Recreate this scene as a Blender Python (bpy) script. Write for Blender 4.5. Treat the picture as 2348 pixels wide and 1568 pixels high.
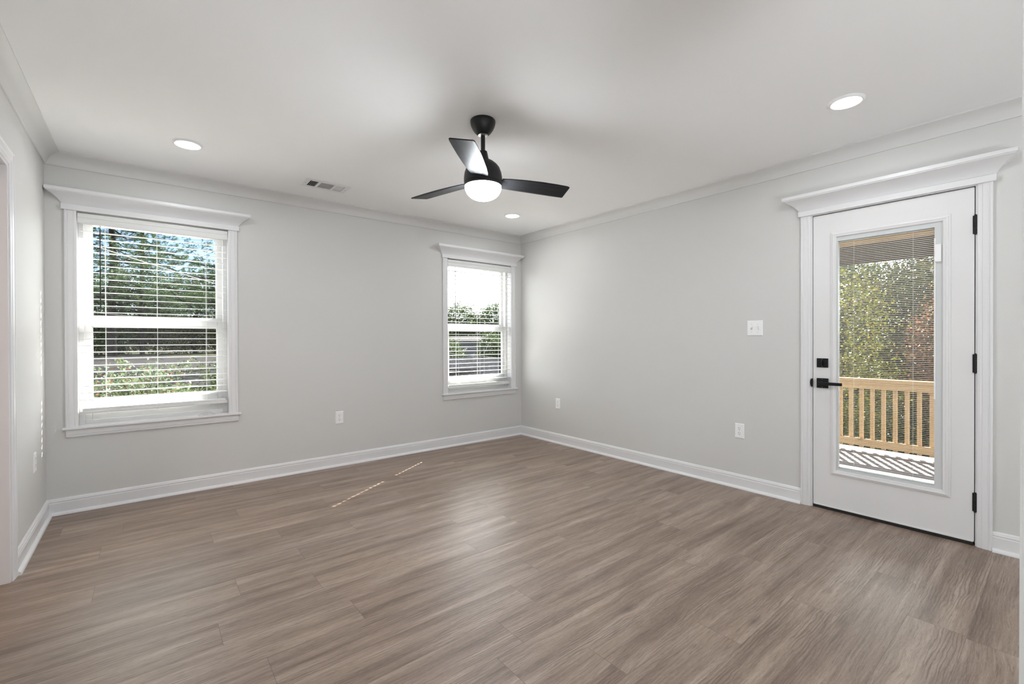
import bpy, bmesh, math, random
import numpy as np
from mathutils import Vector, Matrix

# ------------------------------------------------------------------ scene, camera, light
SC = bpy.context.scene
COL = SC.collection
for o in list(bpy.data.objects):
    bpy.data.objects.remove(o)

CEIL = 2.465          # ceiling height
LW = -4.20            # x of the left wall; the back wall is y = 0, the right wall x = 0
FRONT = -4.32         # y of the wall beside the camera

cam_d = bpy.data.cameras.new('camera')
cam = bpy.data.objects.new('camera', cam_d)
COL.objects.link(cam)
cam_d.sensor_fit = 'HORIZONTAL'
cam_d.sensor_width = 36.0
cam_d.lens = 1042.44 / 2348 * 36.0
cam_d.clip_start = 0.01
cam_d.clip_end = 400
def cam_matrix(loc, yaw, pit, rol):
    cy, sy, cp, sp, cr, sr = math.cos(yaw), math.sin(yaw), math.cos(pit), math.sin(pit), math.cos(rol), math.sin(rol)
    def w(v):
        x, y, z = v
        x, y = cr * x - sr * y, sr * x + cr * y
        up = y * cp + z * sp
        fw = z * cp - y * sp
        return Vector((x * cy + fw * sy, -x * sy + fw * cy, up))
    r, u, f = w((1, 0, 0)), w((0, 1, 0)), w((0, 0, 1))
    m = Matrix((r, u, -f)).transposed().to_4x4()
    m.translation = Vector(loc)
    return m
cam.matrix_world = cam_matrix((-3.67875, -4.36883, 1.18513), 0.679783, -0.0049248, -0.0031603)
SC.camera = cam

SUN_EL = math.radians(42)
SUN_H = Vector((0.846, 0.533, 0)).normalized()      # horizontal direction towards the sun
SKY_BLUE = 0.17
SKY_CLOUD = 9.0
world = bpy.data.worlds.new('world')
SC.world = world
world.use_nodes = True
wn = world.node_tree
sky = wn.nodes.new('ShaderNodeTexSky')
sky.sky_type = 'NISHITA'
sky.sun_disc = False
sky.sun_elevation = SUN_EL
sky.sun_rotation = math.atan2(SUN_H.x, SUN_H.y)
sky.dust_density = 1.5
bg = wn.nodes['Background']
# broken bright cloud, with clear blue low in the north (the way the left window looks)
def wmath(op, x, y=0.0, z=None, clamp=False):
    nd = wn.nodes.new('ShaderNodeMath')
    nd.operation = op
    nd.use_clamp = clamp
    for i, v in enumerate((x, y, z)):
        if v is None: continue
        if isinstance(v, (int, float)): nd.inputs[i].default_value = v
        else: wn.links.new(v, nd.inputs[i])
    return nd.outputs[0]
wco = wn.nodes.new('ShaderNodeTexCoord')
wsep = wn.nodes.new('ShaderNodeSeparateXYZ')
wn.links.new(wco.outputs['Generated'], wsep.inputs[0])
wnz = wn.nodes.new('ShaderNodeTexNoise')
wnz.inputs['Scale'].default_value = 4.0
wnz.inputs['Detail'].default_value = 5.0
wn.links.new(wco.outputs['Generated'], wnz.inputs['Vector'])
az = wmath('ARCTAN2', wsep.outputs[0], wsep.outputs[1])                    # 0 = north, + towards east
clear_az = wmath('MULTIPLY', wmath('SUBTRACT', 0.36, wmath('ABSOLUTE', az)), 9.0, clamp=True)
clear_el = wmath('MULTIPLY', wmath('SUBTRACT', 0.44, wsep.outputs[2]), 7.0, clamp=True)
clear = wmath('MULTIPLY', clear_az, clear_el)
cloud = wmath('ADD', wmath('MULTIPLY', wmath('SUBTRACT', wnz.outputs[0], 0.40), 3.0, clamp=True), 0.35, clamp=True)
cloud = wmath('MULTIPLY', cloud, wmath('SUBTRACT', 1.0, wmath('MULTIPLY', clear, 0.985)))
low = wmath('MULTIPLY', wmath('SUBTRACT', 0.72, wsep.outputs[2]), 2.6, clamp=True)      # the cloud banks stand low round the horizon
cloud = wmath('MULTIPLY', cloud, wmath('ADD', wmath('MULTIPLY', low, 0.95), 0.05))
wsc = wn.nodes.new('ShaderNodeVectorMath')
wsc.operation = 'SCALE'
wsc.inputs['Scale'].default_value = SKY_BLUE
wti = wn.nodes.new('ShaderNodeVectorMath')
wti.operation = 'MULTIPLY'
wti.inputs[1].default_value = (0.72, 0.90, 1.18)
wn.links.new(sky.outputs[0], wti.inputs[0])
wn.links.new(wti.outputs[0], wsc.inputs[0])
wmx = wn.nodes.new('ShaderNodeMix')
wmx.data_type = 'RGBA'
wmx.clamp_factor = True
wn.links.new(cloud, wmx.inputs[0])
wn.links.new(wsc.outputs[0], wmx.inputs[6])
wmx.inputs[7].default_value = (SKY_CLOUD * 0.97, SKY_CLOUD * 0.99, SKY_CLOUD * 1.02, 1)
wn.links.new(wmx.outputs[2], bg.inputs[0])
bg.inputs[1].default_value = 1.0

sun_d = bpy.data.lights.new('sun', 'SUN')
sun_d.energy = 40
sun_d.color = (1.0, 0.95, 0.87)
sun_d.angle = math.radians(0.53)
sun = bpy.data.objects.new('sun', sun_d)
COL.objects.link(sun)
sd = (SUN_H * math.cos(SUN_EL) + Vector((0, 0, math.sin(SUN_EL))))
sun.rotation_euler = sd.to_track_quat('Z', 'Y').to_euler()

def lamp(name, kind, loc, energy, color, size=0.1, rot=(0, 0, 0), size_y=None, spread=None):
    d = bpy.data.lights.new(name, kind)
    d.energy = energy
    d.color = color
    if kind == 'AREA':
        d.shape = 'DISK' if size_y is None else 'RECTANGLE'
        d.size = size
        if size_y is not None:
            d.size_y = size_y
        if spread is not None:
            d.spread = spread
    else:
        d.shadow_soft_size = size
    o = bpy.data.objects.new(name, d)
    COL.objects.link(o)
    o.location = loc
    o.rotation_euler = rot
    return o
# upward fill lights added at rear floor level, then the hall ceiling lamp
lamp('rear_floor_fill', 'AREA', (-1.9, -6.9, .06), 7, (0.90, 0.962, 1.0), 2.2, rot=(math.radians(180), 0, 0), size_y=2.0)
lamp('rear_floor_fill', 'AREA', (-3.5, -6.9, .06), 80, (0.90, 0.962, 1.0), 1.0, rot=(math.radians(180), 0, 0), size_y=2.0)
lamp('hall_light', 'AREA', (-5.2, -2.6, CEIL - 0.03), 12, (1.0, 0.76, 0.64), 0.5)
DOWNLIGHT_W = 3.0
FAN_GLOW = 110.0

SC.view_settings.view_transform = 'Standard'
SC.view_settings.look = 'None'
SC.view_settings.gamma = 1.0
SC.view_settings.use_curve_mapping = False
SC.view_settings.exposure = 0.68
SC.cycles.max_bounces = 9
SC.cycles.diffuse_bounces = 6
SC.cycles.transparent_max_bounces = 18
SC.cycles.caustics_reflective = False
SC.cycles.caustics_refractive = False
SC.cycles.use_denoising = True

# ------------------------------------------------------------------ node materials
class Nodes:
    def __init__(self, name):
        self.mat = bpy.data.materials.new(name)
        self.mat.use_nodes = True
        self.t = self.mat.node_tree
        self.t.nodes.clear()
        self.out = self.n('ShaderNodeOutputMaterial')
    def n(self, kind, **kw):
        nd = self.t.nodes.new(kind)
        for k, v in kw.items():
            setattr(nd, k, v)
        return nd
    def link(self, a, b):
        self.t.links.new(a, b)
    def put(self, sock, v):
        if hasattr(v, 'is_linked') or isinstance(v, bpy.types.NodeSocket):
            self.link(v, sock)
        else:
            sock.default_value = v
    def math(self, op, a, b=0.0, c=None):
        nd = self.n('ShaderNodeMath', operation=op)
        self.put(nd.inputs[0], a)
        self.put(nd.inputs[1], b)
        if c is not None:
            self.put(nd.inputs[2], c)
        return nd.outputs[0]
    def noise(self, vec, scale, detail=3.0, rough=0.55, distortion=0.0):
        nd = self.n('ShaderNodeTexNoise')
        if vec is not None:
            self.link(vec, nd.inputs['Vector'])
        nd.inputs['Scale'].default_value = scale
        nd.inputs['Detail'].default_value = detail
        nd.inputs['Roughness'].default_value = rough
        nd.inputs['Distortion'].default_value = distortion
        return nd.outputs[0]
    def ramp(self, fac, stops, interp='LINEAR'):
        nd = self.n('ShaderNodeValToRGB')
        cr = nd.color_ramp
        cr.interpolation = interp
        while len(cr.elements) > 1:
            cr.elements.remove(cr.elements[-1])
        for i, (p, c) in enumerate(stops):
            e = cr.elements[0] if i == 0 else cr.elements.new(p)
            e.position = p
            e.color = (c[0], c[1], c[2], 1)
        self.put(nd.inputs[0], fac)
        return nd.outputs[0]
    def mix(self, fac, a, b, blend='MIX'):
        nd = self.n('ShaderNodeMix', data_type='RGBA', blend_type=blend)
        self.put(nd.inputs[0], fac)
        self.put(nd.inputs[6], a)
        self.put(nd.inputs[7], b)
        return nd.outputs[2]
    def coord(self, kind='Object'):
        return self.n('ShaderNodeTexCoord').outputs[kind]
    def mapping(self, vec, scale=(1, 1, 1), loc=(0, 0, 0), rot=(0, 0, 0)):
        nd = self.n('ShaderNodeMapping')
        self.link(vec, nd.inputs[0])
        nd.inputs['Location'].default_value = loc
        nd.inputs['Rotation'].default_value = rot
        nd.inputs['Scale'].default_value = scale
        return nd.outputs[0]
    def bump(self, height, strength, dist=0.001):
        nd = self.n('ShaderNodeBump')
        nd.inputs['Strength'].default_value = strength
        nd.inputs['Distance'].default_value = dist
        self.link(height, nd.inputs['Height'])
        return nd.outputs[0]
    def bsdf(self, color, rough=0.5, metal=0.0, spec=0.5, normal=None, coat=0.0):
        b = self.n('ShaderNodeBsdfPrincipled')
        self.put(b.inputs['Base Color'], color if not isinstance(color, tuple) else (*color[:3], 1))
        self.put(b.inputs['Roughness'], rough)
        b.inputs['Metallic'].default_value = metal
        b.inputs['Specular IOR Level'].default_value = spec
        if coat:
            b.inputs['Coat Weight'].default_value = coat
        if normal is not None:
            self.link(normal, b.inputs['Normal'])
        return b
    def done(self, shader):
        self.link(shader.outputs[0] if hasattr(shader, 'outputs') else shader, self.out.inputs[0])
        return self.mat

def plain(name, color, rough=0.5, metal=0.0, spec=0.5, vary=0.03, scale=6.0, bump=None):
    m = Nodes(name)
    co = m.coord()
    f = m.noise(co, scale, 4)
    c0 = tuple(max(0, c * (1 - vary)) for c in color)
    c1 = tuple(min(1, c * (1 + vary)) for c in color)
    c = m.ramp(f, [(0.3, c0), (0.7, c1)])
    nrm = None
    if bump:
        nrm = m.bump(m.noise(co, bump[0], 3), bump[1], bump[2])
    return m.done(m.bsdf(c, rough, metal, spec, nrm))

M = {}
M['wall'] = plain('painted_wall', (0.635, 0.628, 0.614), 0.62, spec=0.35, vary=0.008, scale=1.5, bump=(180, 0.22, 0.0012))
M['ceiling'] = plain('ceiling_paint', (0.91, 0.91, 0.91), 0.85, spec=0.2, vary=0.006, scale=2, bump=(120, 0.2, 0.001))
M['trim'] = plain('trim_paint', (0.735, 0.73, 0.737), 0.32, spec=0.45, vary=0.01, scale=3)
M['crown'] = plain('crown_paint', (0.665, 0.66, 0.65), 0.45, spec=0.4, vary=0.01, scale=3)
M['door'] = plain('door_paint', (0.735, 0.725, 0.725), 0.38, spec=0.45, vary=0.01, scale=3)
M['vinyl'] = plain('window_vinyl', (0.66, 0.665, 0.665), 0.30, vary=0.01)
M['plate'] = plain('white_plastic', (0.86, 0.86, 0.86), 0.28, vary=0.01)
M['slot'] = plain('dark_slot', (0.02, 0.02, 0.02), 0.6)
M['metal_black'] = plain('black_metal', (0.006, 0.006, 0.0065), 0.42, spec=0.3, vary=0.1)
M['fan_black'] = plain('fan_black', (0.008, 0.008, 0.009), 0.42, spec=0.4, vary=0.1, scale=40)
M['screw'] = plain('screw_metal', (0.55, 0.55, 0.56), 0.3, 0.9)
M['rubber'] = plain('black_rubber', (0.012, 0.012, 0.012), 0.7)
M['slat'] = plain('blind_slat_white', (0.74, 0.74, 0.73), 0.38, vary=0.01)
M['cord'] = plain('blind_cord', (0.85, 0.85, 0.83), 0.7, vary=0.02)
M['vent'] = plain('vent_enamel', (0.80, 0.80, 0.80), 0.35, vary=0.01)
M['duct'] = plain('duct_dark', (0.03, 0.03, 0.033), 0.7)
M['spacer'] = plain('spacer_grey', (0.60, 0.615, 0.615), 0.4, vary=0.01)
M['cable'] = plain('cable_sheath', (0.1125, 0.1080, 0.0990), 0.5, spec=0.05)
M['asphalt'] = plain('asphalt', (0.0101, 0.0095, 0.0098), 0.9, spec=0.05, vary=0.25, scale=9)
M['siding'] = plain('grey_siding', (0.0643, 0.0666, 0.0718), 0.8, spec=0.05, vary=0.08)
M['shingle'] = plain('shingle_roof', (0.0132, 0.0129, 0.0132), 0.9, spec=0.05, vary=0.15, scale=14)
M['fence'] = plain('weathered_board', (0.0857, 0.0838, 0.0857), 0.9, spec=0.05, vary=0.2, scale=12)
M['bark'] = plain('bark', (0.0085, 0.0068, 0.0056), 0.95, spec=0.05, vary=0.4, scale=8, bump=(18, 0.8, 0.02))
M['stem'] = plain('shrub_stem', (0.0480, 0.0360, 0.0210), 0.9, spec=0.05, vary=0.3, scale=8)
M['shaded_beam'] = plain('beam_shade_brown', (0.030, 0.018, 0.014), 0.8, vary=0.2, scale=5)  # shade on the porch beam is put into this dark brown
M['bounce_surface'] = plain('bounce_pale', (0.62, 0.61, 0.58), 0.9, vary=0.08)  # surface of the added slab, pale to throw sun upwards
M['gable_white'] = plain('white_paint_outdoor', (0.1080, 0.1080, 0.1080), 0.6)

def blade_material():
    m = Nodes('blade_black')
    co = m.coord()
    g = m.noise(m.mapping(co, (3, 60, 60)), 2.0, 5, 0.6)
    c = m.ramp(g, [(0.3, (0.010, 0.010, 0.011)), (0.75, (0.028, 0.028, 0.030))])
    return m.done(m.bsdf(c, 0.46, 0, 0.07, m.bump(g, 0.15, 0.0006)))
M['blade'] = blade_material()

def emit(name, color, strength, edge=None):
    m = Nodes(name)
    e = m.n('ShaderNodeEmission')
    e.inputs[0].default_value = (*color, 1)
    e.inputs[1].default_value = strength
    return m.done(e)
M['lens'] = emit('lamp_lens_glow', (1.0, 0.99, 0.98), 3.0)
M['globe'] = emit('opal_glass_glow', (0.905, 0.955, 1.0), FAN_GLOW)

def glass_material():
    m = Nodes('window_glass')
    tr = m.n('ShaderNodeBsdfTransparent')
    tr.inputs[0].default_value = (0.97, 0.98, 0.975, 1)
    gl = m.n('ShaderNodeBsdfGlossy')
    gl.inputs['Roughness'].default_value = 0.0
    lw = m.n('ShaderNodeLayerWeight')
    fr = m.math('ADD', 0.016, m.math('MULTIPLY', m.math('POWER', lw.outputs['Facing'], 5.0), 0.5))
    mx = m.n('ShaderNodeMixShader')
    m.link(fr, mx.inputs[0])
    m.link(tr.outputs[0], mx.inputs[1])
    m.link(gl.outputs[0], mx.inputs[2])
    return m.done(mx)
M['glass'] = glass_material()

def clear_plastic(name, tint, opacity, rough):
    m = Nodes(name)
    tr = m.n('ShaderNodeBsdfTransparent')
    b = m.bsdf(tint, rough)
    co = m.coord()
    f = m.math('ADD', m.math('MULTIPLY', m.noise(co, 60, 3), 0.5), opacity - 0.25)
    mx = m.n('ShaderNodeMixShader')
    m.link(f, mx.inputs[0])
    m.link(tr.outputs[0], mx.inputs[1])
    m.link(b.outputs[0], mx.inputs[2])
    return m.done(mx)
M['film'] = clear_plastic('clear_film', (0.75, 0.73, 0.75), 0.45, 0.12)
M['wand'] = clear_plastic('backlit_wand', (0.05, 0.05, 0.055), 0.85, 0.15)  # clear wand; its backlit darkness is put into the tint

def floor_material():
    m = Nodes('vinyl_plank_floor')
    co = m.coord()
    sep = m.n('ShaderNodeSeparateXYZ')
    m.link(co, sep.inputs[0])
    x, y = sep.outputs[0], sep.outputs[1]
    WD, LN = 0.181, 1.22
    v = m.math('DIVIDE', m.math('ADD', y, 20.03), WD)
    row = m.math('FLOOR', v)
    wr = m.n('ShaderNodeTexWhiteNoise', noise_dimensions='1D')
    m.link(row, wr.inputs['W'])
    u = m.math('ADD', m.math('DIVIDE', m.math('ADD', x, 20.0), LN), wr.outputs[0])
    colm = m.math('FLOOR', u)
    cmb = m.n('ShaderNodeCombineXYZ')
    m.link(colm, cmb.inputs[0])
    m.link(row, cmb.inputs[1])
    wp = m.n('ShaderNodeTexWhiteNoise', noise_dimensions='2D')
    m.link(cmb.outputs[0], wp.inputs['Vector'])
    pid = wp.outputs[0]
    # grain coordinates: shifted per plank, stretched along x
    off = m.n('ShaderNodeVectorMath', operation='SCALE')
    m.link(wp.outputs[1], off.inputs[0])
    off.inputs['Scale'].default_value = 37.0
    gco = m.n('ShaderNodeVectorMath', operation='ADD')
    m.link(co, gco.inputs[0])
    m.link(off.outputs[0], gco.inputs[1])
    g = gco.outputs[0]
    # gentle sideways meander gives some planks cathedral waves, others run straight
    me = m.noise(m.mapping(g, (1.3, 3.0, 1)), 1.5, 3, 0.55)
    amp = m.math('ADD', 0.02, m.math('MULTIPLY', m.math('POWER', pid, 2.0), 0.085))
    cv = m.n('ShaderNodeCombineXYZ')
    m.link(m.math('MULTIPLY', me, amp), cv.inputs[1])
    gw = m.n('ShaderNodeVectorMath', operation='ADD')
    m.link(g, gw.inputs[0])
    m.link(cv.outputs[0], gw.inputs[1])
    gv = gw.outputs[0]
    broad = m.noise(m.mapping(gv, (0.8, 11, 1)), 1.4, 3, 0.55)
    streak = m.noise(m.mapping(gv, (2.4, 62, 1)), 1.8, 7, 0.78)
    fine = m.noise(m.mapping(gv, (22, 260, 1)), 2.0, 4, 0.7)
    tick = m.noise(m.mapping(gv, (4.5, 85, 1)), 2.2, 5, 0.75)
    # thin curling growth-ring lines, only in patches
    wav = m.n('ShaderNodeTexWave', wave_type='BANDS', bands_direction='Y')
    m.link(m.mapping(g, (1.6, 9, 1)), wav.inputs[0])
    wav.inputs['Scale'].default_value = 3.0
    wav.inputs['Distortion'].default_value = 9.0
    wav.inputs['Detail'].default_value = 3.0
    wav.inputs['Detail Scale'].default_value = 1.1
    patch = m.ramp(m.noise(m.mapping(g, (1.2, 5, 1)), 1.3, 2), [(0.48, (0, 0, 0)), (0.62, (1, 1, 1))])
    ring = m.math('MULTIPLY', m.ramp(wav.outputs[1], [(0.55, (0, 0, 0)), (0.95, (1, 1, 1))]), patch)
    s = m.math('ADD', m.math('MULTIPLY', broad, 0.42), m.math('MULTIPLY', streak, 0.36))
    s = m.math('ADD', s, m.math('MULTIPLY', fine, 0.22))
    base = m.ramp(s, [(0.37, (0.122, 0.083, 0.062)), (0.45, (0.205, 0.150, 0.117)), (0.53, (0.295, 0.225, 0.181)), (0.62, (0.405, 0.324, 0.270))])
    tk = m.ramp(tick, [(0.53, (0, 0, 0)), (0.66, (1, 1, 1))])
    base = m.mix(m.math('MULTIPLY', tk, 0.62), base, (0.085, 0.060, 0.046, 1))
    base = m.mix(m.math('MULTIPLY', ring, 0.55), base, (0.100, 0.072, 0.056, 1))
    # knots: sparse dark flecks
    kn = m.n('ShaderNodeTexVoronoi')
    m.link(m.mapping(g, (1.3, 4.2, 1)), kn.inputs['Vector'])
    kn.inputs['Scale'].default_value = 1.5
    kf = m.ramp(kn.outputs['Distance'], [(0.0, (1, 1, 1)), (0.05, (0.55, 0.55, 0.55)), (0.16, (0, 0, 0))])
    base = m.mix(m.math('MULTIPLY', kf, 0.70), base, (0.065, 0.045, 0.035, 1))
    tone = m.ramp(wp.outputs[1], [(0, (0.90, 0.865, 0.835)), (0.5, (1.0, 0.970, 0.940)), (1, (1.09, 1.070, 1.045))])
    col = m.mix(1.0, base, tone, 'MULTIPLY')
    # plank joints
    fv = m.math('FRACT', v)
    fu = m.math('FRACT', u)
    ev = m.math('MINIMUM', fv, m.math('SUBTRACT', 1.0, fv))
    eu = m.math('MINIMUM', fu, m.math('SUBTRACT', 1.0, fu))
    jv = m.math('LESS_THAN', ev, 0.006)
    ju = m.math('LESS_THAN', eu, 0.0011)
    j = m.math('MAXIMUM', jv, ju)
    col = m.mix(m.math('MULTIPLY', j, 0.45), col, (0.07, 0.05, 0.04, 1))
    # faint dusty film left from building work
    du = m.noise(m.mapping(co, (1.0, 1.4, 1)), 1.1, 4, 0.6)
    dm = m.ramp(du, [(0.50, (0, 0, 0)), (0.75, (0.35, 0.35, 0.35))])
    col = m.mix(m.math('MULTIPLY', dm, 0.35), col, (0.43, 0.41, 0.42, 1))
    rough = m.math('ADD', 0.30, m.math('MULTIPLY', fine, 0.16))
    nrm = m.bump(m.math('ADD', m.math('MULTIPLY', fine, 0.6), m.math('MULTIPLY', j, -0.8)), 0.25, 0.0012)
    return m.done(m.bsdf(col, rough, 0, 0.5, nrm))
M['floor'] = floor_material()

def lumber(name, a, b, axis=(1.0, 14, 14)):
    m = Nodes(name)
    co = m.coord()
    g = m.noise(m.mapping(co, axis), 3.0, 4, 0.6)
    k = m.noise(co, 5.5, 1)
    c = m.ramp(g, [(0.3, a), (0.7, b)])
    c = m.mix(m.ramp(k, [(0.70, (0, 0, 0)), (0.76, (0.7, 0.7, 0.7))]), c, (a[0] * 0.45, a[1] * 0.35, a[2] * 0.3, 1))
    return m.done(m.bsdf(c, 0.75, 0, 0.12))
M['pine_y'] = lumber('pine_lumber', (0.32, 0.21, 0.105), (0.41, 0.285, 0.155), (14, 1, 14))
M['pine_z'] = lumber('pine_lumber_upright', (0.32, 0.21, 0.105), (0.41, 0.285, 0.155), (14, 14, 1))
M['deck'] = lumber('deck_lumber', (0.11, 0.096, 0.09), (0.15, 0.133, 0.125), (14, 1, 14))

def ground_material():
    m = Nodes('grass_and_litter')
    co = m.coord()
    a = m.noise(co, 1.2, 5)
    b = m.noise(co, 22, 4)
    c = m.ramp(b, [(0.3, (0.0048, 0.0072, 0.0024)), (0.6, (0.0132, 0.0168, 0.0054)), (0.8, (0.0240, 0.0192, 0.0096))])
    c = m.mix(m.ramp(a, [(0.45, (0, 0, 0)), (0.62, (1, 1, 1))]), c, (0.028, 0.02, 0.012, 1))
    return m.done(m.bsdf(c, 0.95, 0, 0.05))
M['ground'] = ground_material()

def leaf_material(name, stops, translucent=0.35, rough=0.45, spec=0.12):
    m = Nodes(name)
    geo = m.n('ShaderNodeNewGeometry')
    c = m.ramp(geo.outputs['Random Per Island'], stops)
    d = m.bsdf(c, rough, 0, spec)
    t = m.n('ShaderNodeBsdfTranslucent')
    m.link(c, t.inputs[0])
    mx = m.n('ShaderNodeMixShader')
    mx.inputs[0].default_value = translucent
    m.link(d.outputs[0], mx.inputs[1])
    m.link(t.outputs[0], mx.inputs[2])
    return m.done(mx)
L = {}
L['pine'] = leaf_material('pine_needles', [(0, (0.0040, 0.0120, 0.0060)), (0.55, (0.0120, 0.0340, 0.0110)), (0.82, (0.0550, 0.1050, 0.0260)), (1, (0.1250, 0.1500, 0.0450))], 0.35)
L['green'] = leaf_material('green_leaves', [(0, (0.0095, 0.0190, 0.0061)), (0.5, (0.0234, 0.0391, 0.0112)), (1, (0.0515, 0.0658, 0.0202))], 0.4)
L['olive'] = leaf_material('olive_leaves', [(0, (0.0086, 0.0107, 0.0035)), (0.5, (0.0205, 0.0241, 0.0073)), (0.85, (0.0433, 0.0396, 0.0120)), (1, (0.0481, 0.0288, 0.0120))], 0.4)
L['yellow'] = leaf_material('yellow_green_leaves', [(0, (0.0266, 0.0384, 0.0055)), (0.5, (0.0805, 0.0840, 0.0116)), (0.85, (0.1298, 0.1107, 0.0150)), (1, (0.1187, 0.0689, 0.0137))], 0.45)
L['orange'] = leaf_material('rusty_leaves', [(0, (0.0692, 0.0237, 0.0133)), (0.45, (0.1329, 0.0533, 0.0265)), (0.8, (0.1803, 0.0957, 0.0426)), (1, (0.0957, 0.0902, 0.0322))], 0.4)
L['shrub'] = leaf_material('glossy_shrub_leaves', [(0, (0.0324, 0.0581, 0.0162)), (0.55, (0.0720, 0.1100, 0.0480)), (0.86, (0.1500, 0.1750, 0.1050)), (0.93, (0.1298, 0.0581, 0.0324)), (1, (0.0972, 0.0394, 0.0232))], 0.30, 0.22, 0.45)

# ------------------------------------------------------------------ mesh helpers
class MB:
    """Collects shapes and links them as one mesh object."""
    def __init__(self):
        self.v, self.f = [], []
    def add(self, vs, fs):
        b = len(self.v)
        self.v += [tuple(p) for p in vs]
        self.f += [tuple(b + i for i in q) for q in fs]
        return self
    def box(self, x0, x1, y0, y1, z0, z1, bev=0.0, mat=None):
        x0, x1 = min(x0, x1), max(x0, x1)
        y0, y1 = min(y0, y1), max(y0, y1)
        z0, z1 = min(z0, z1), max(z0, z1)
        bev = min(bev, (x1 - x0) * .45, (y1 - y0) * .45, (z1 - z0) * .45)
        if bev <= 0:
            vs = [(x, y, z) for x in (x0, x1) for y in (y0, y1) for z in (z0, z1)]
            fs = [(0, 1, 3, 2), (4, 6, 7, 5), (0, 4, 5, 1), (2, 3, 7, 6), (0, 2, 6, 4), (1, 5, 7, 3)]
        else:
            bm = bmesh.new()
            bmesh.ops.create_cube(bm, size=1)
            for p in bm.verts:
                p.co = ((x0 + x1) / 2 + p.co.x * (x1 - x0), (y0 + y1) / 2 + p.co.y * (y1 - y0), (z0 + z1) / 2 + p.co.z * (z1 - z0))
            bmesh.ops.bevel(bm, geom=bm.edges[:], offset=bev, segments=2, profile=0.5, affect='EDGES')
            bm.verts.index_update()
            vs = [p.co[:] for p in bm.verts]
            fs = [[p.index for p in f.verts] for f in bm.faces]
            bm.free()
        if mat is not None:
            vs = [(mat @ Vector(p))[:] for p in vs]
        return self.add(vs, fs)
    def loft(self, rings, close=True, caps=True):
        n = len(rings[0])
        vs = [p for r in rings for p in r]
        fs = []
        for i in range(len(rings) - 1):
            for k in range(n if close else n - 1):
                a, b = i * n + k, i * n + (k + 1) % n
                fs.append((a, b, b + n, a + n))
        if caps:
            fs.append(tuple(range(n - 1, -1, -1)))
            fs.append(tuple((len(rings) - 1) * n + k for k in range(n)))
        return self.add(vs, fs)
    def lathe(self, prof, c=(0, 0, 0), seg=48, caps=True):
        rings = []
        for r, z in prof:
            rings.append([(c[0] + r * math.cos(2 * math.pi * k / seg), c[1] + r * math.sin(2 * math.pi * k / seg), c[2] + z) for k in range(seg)])
        return self.loft(rings, True, caps)
    def tube(self, pts, rad, seg=8, caps=True):
        pts = [Vector(p) for p in pts]
        if not hasattr(rad, '__len__'):
            rad = [rad] * len(pts)
        rings = []
        up = Vector((0, 0, 1))
        for i, p in enumerate(pts):
            d = (pts[min(i + 1, len(pts) - 1)] - pts[max(i - 1, 0)]).normalized()
            ref = up if abs(d.z) < 0.95 else Vector((1, 0, 0))
            a = d.cross(ref).normalized()
            b = a.cross(d).normalized()
            rings.append([p + (a * math.cos(2 * math.pi * k / seg) + b * math.sin(2 * math.pi * k / seg)) * rad[i] for k in range(seg)])
        return self.loft(rings, True, caps)
    def build(self, name, mat, parent=None, smooth=False, angle=35, loc=None):
        me = bpy.data.meshes.new(name)
        me.from_pydata(self.v, [], self.f)
        bm = bmesh.new()
        bm.from_mesh(me)
        bmesh.ops.recalc_face_normals(bm, faces=bm.faces[:])
        bm.to_mesh(me)
        bm.free()
        me.materials.append(M[mat] if isinstance(mat, str) else mat)
        if smooth:
            me.polygons.foreach_set('use_smooth', [True] * len(me.polygons))
            me.set_sharp_from_angle(angle=math.radians(angle))
        me.update()
        o = bpy.data.objects.new(name, me)
        COL.objects.link(o)
        if parent is not None:
            o.parent = parent
        if loc is not None:
            o.location = loc
        return o

def empty(name, loc=(0, 0, 0)):
    o = bpy.data.objects.new(name, None)
    o.empty_display_size = 0.1
    o.location = loc
    COL.objects.link(o)
    return o
def tag(o, label=None, cat=None, group=None, kind=None):
    if label: o['label'] = label
    if cat: o['category'] = cat
    if group: o['group'] = group
    if kind: o['kind'] = kind
    return o
def struct(o, label=None, cat=None):
    return tag(o, label, cat, kind='structure')
def copy_tree(o, parent=None):
    c = o.copy()
    COL.objects.link(c)
    if parent is not None:
        c.parent = parent
    for ch in list(o.children):
        copy_tree(ch, c)
    return c

# wall frames: map (u along wall, d out of the wall into the room, z) to world
def on_back(u, d, z): return (u, -d, z)
def on_right(u, d, z): return (-d, u, z)
def on_left(u, d, z): return (LW + d, u, z)

def wall_box(mb, fr, u0, u1, d0, d1, z0, z1, bev=0.0):
    a, b = fr(u0, d0, z0), fr(u1, d1, z1)
    return mb.box(a[0], b[0], a[1], b[1], a[2], b[2], bev)

def run_profile(mb, fr, u0, u1, prof, m0=0.0, m1=0.0):
    """extrude a (d, z) profile along a wall from u0 to u1, ends mitred by m*d"""
    s = 1 if u1 > u0 else -1
    r0 = [fr(u0 + s * m0 * d, d, z) for d, z in prof]
    r1 = [fr(u1 - s * m1 * d, d, z) for d, z in prof]
    return mb.loft([r0, r1])
def leg_profile(mb, fr, prof, z0, z1):
    """extrude a (u, d) profile upwards"""
    return mb.loft([[fr(u, d, z0) for u, d in prof], [fr(u, d, z1) for u, d in prof]])

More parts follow.
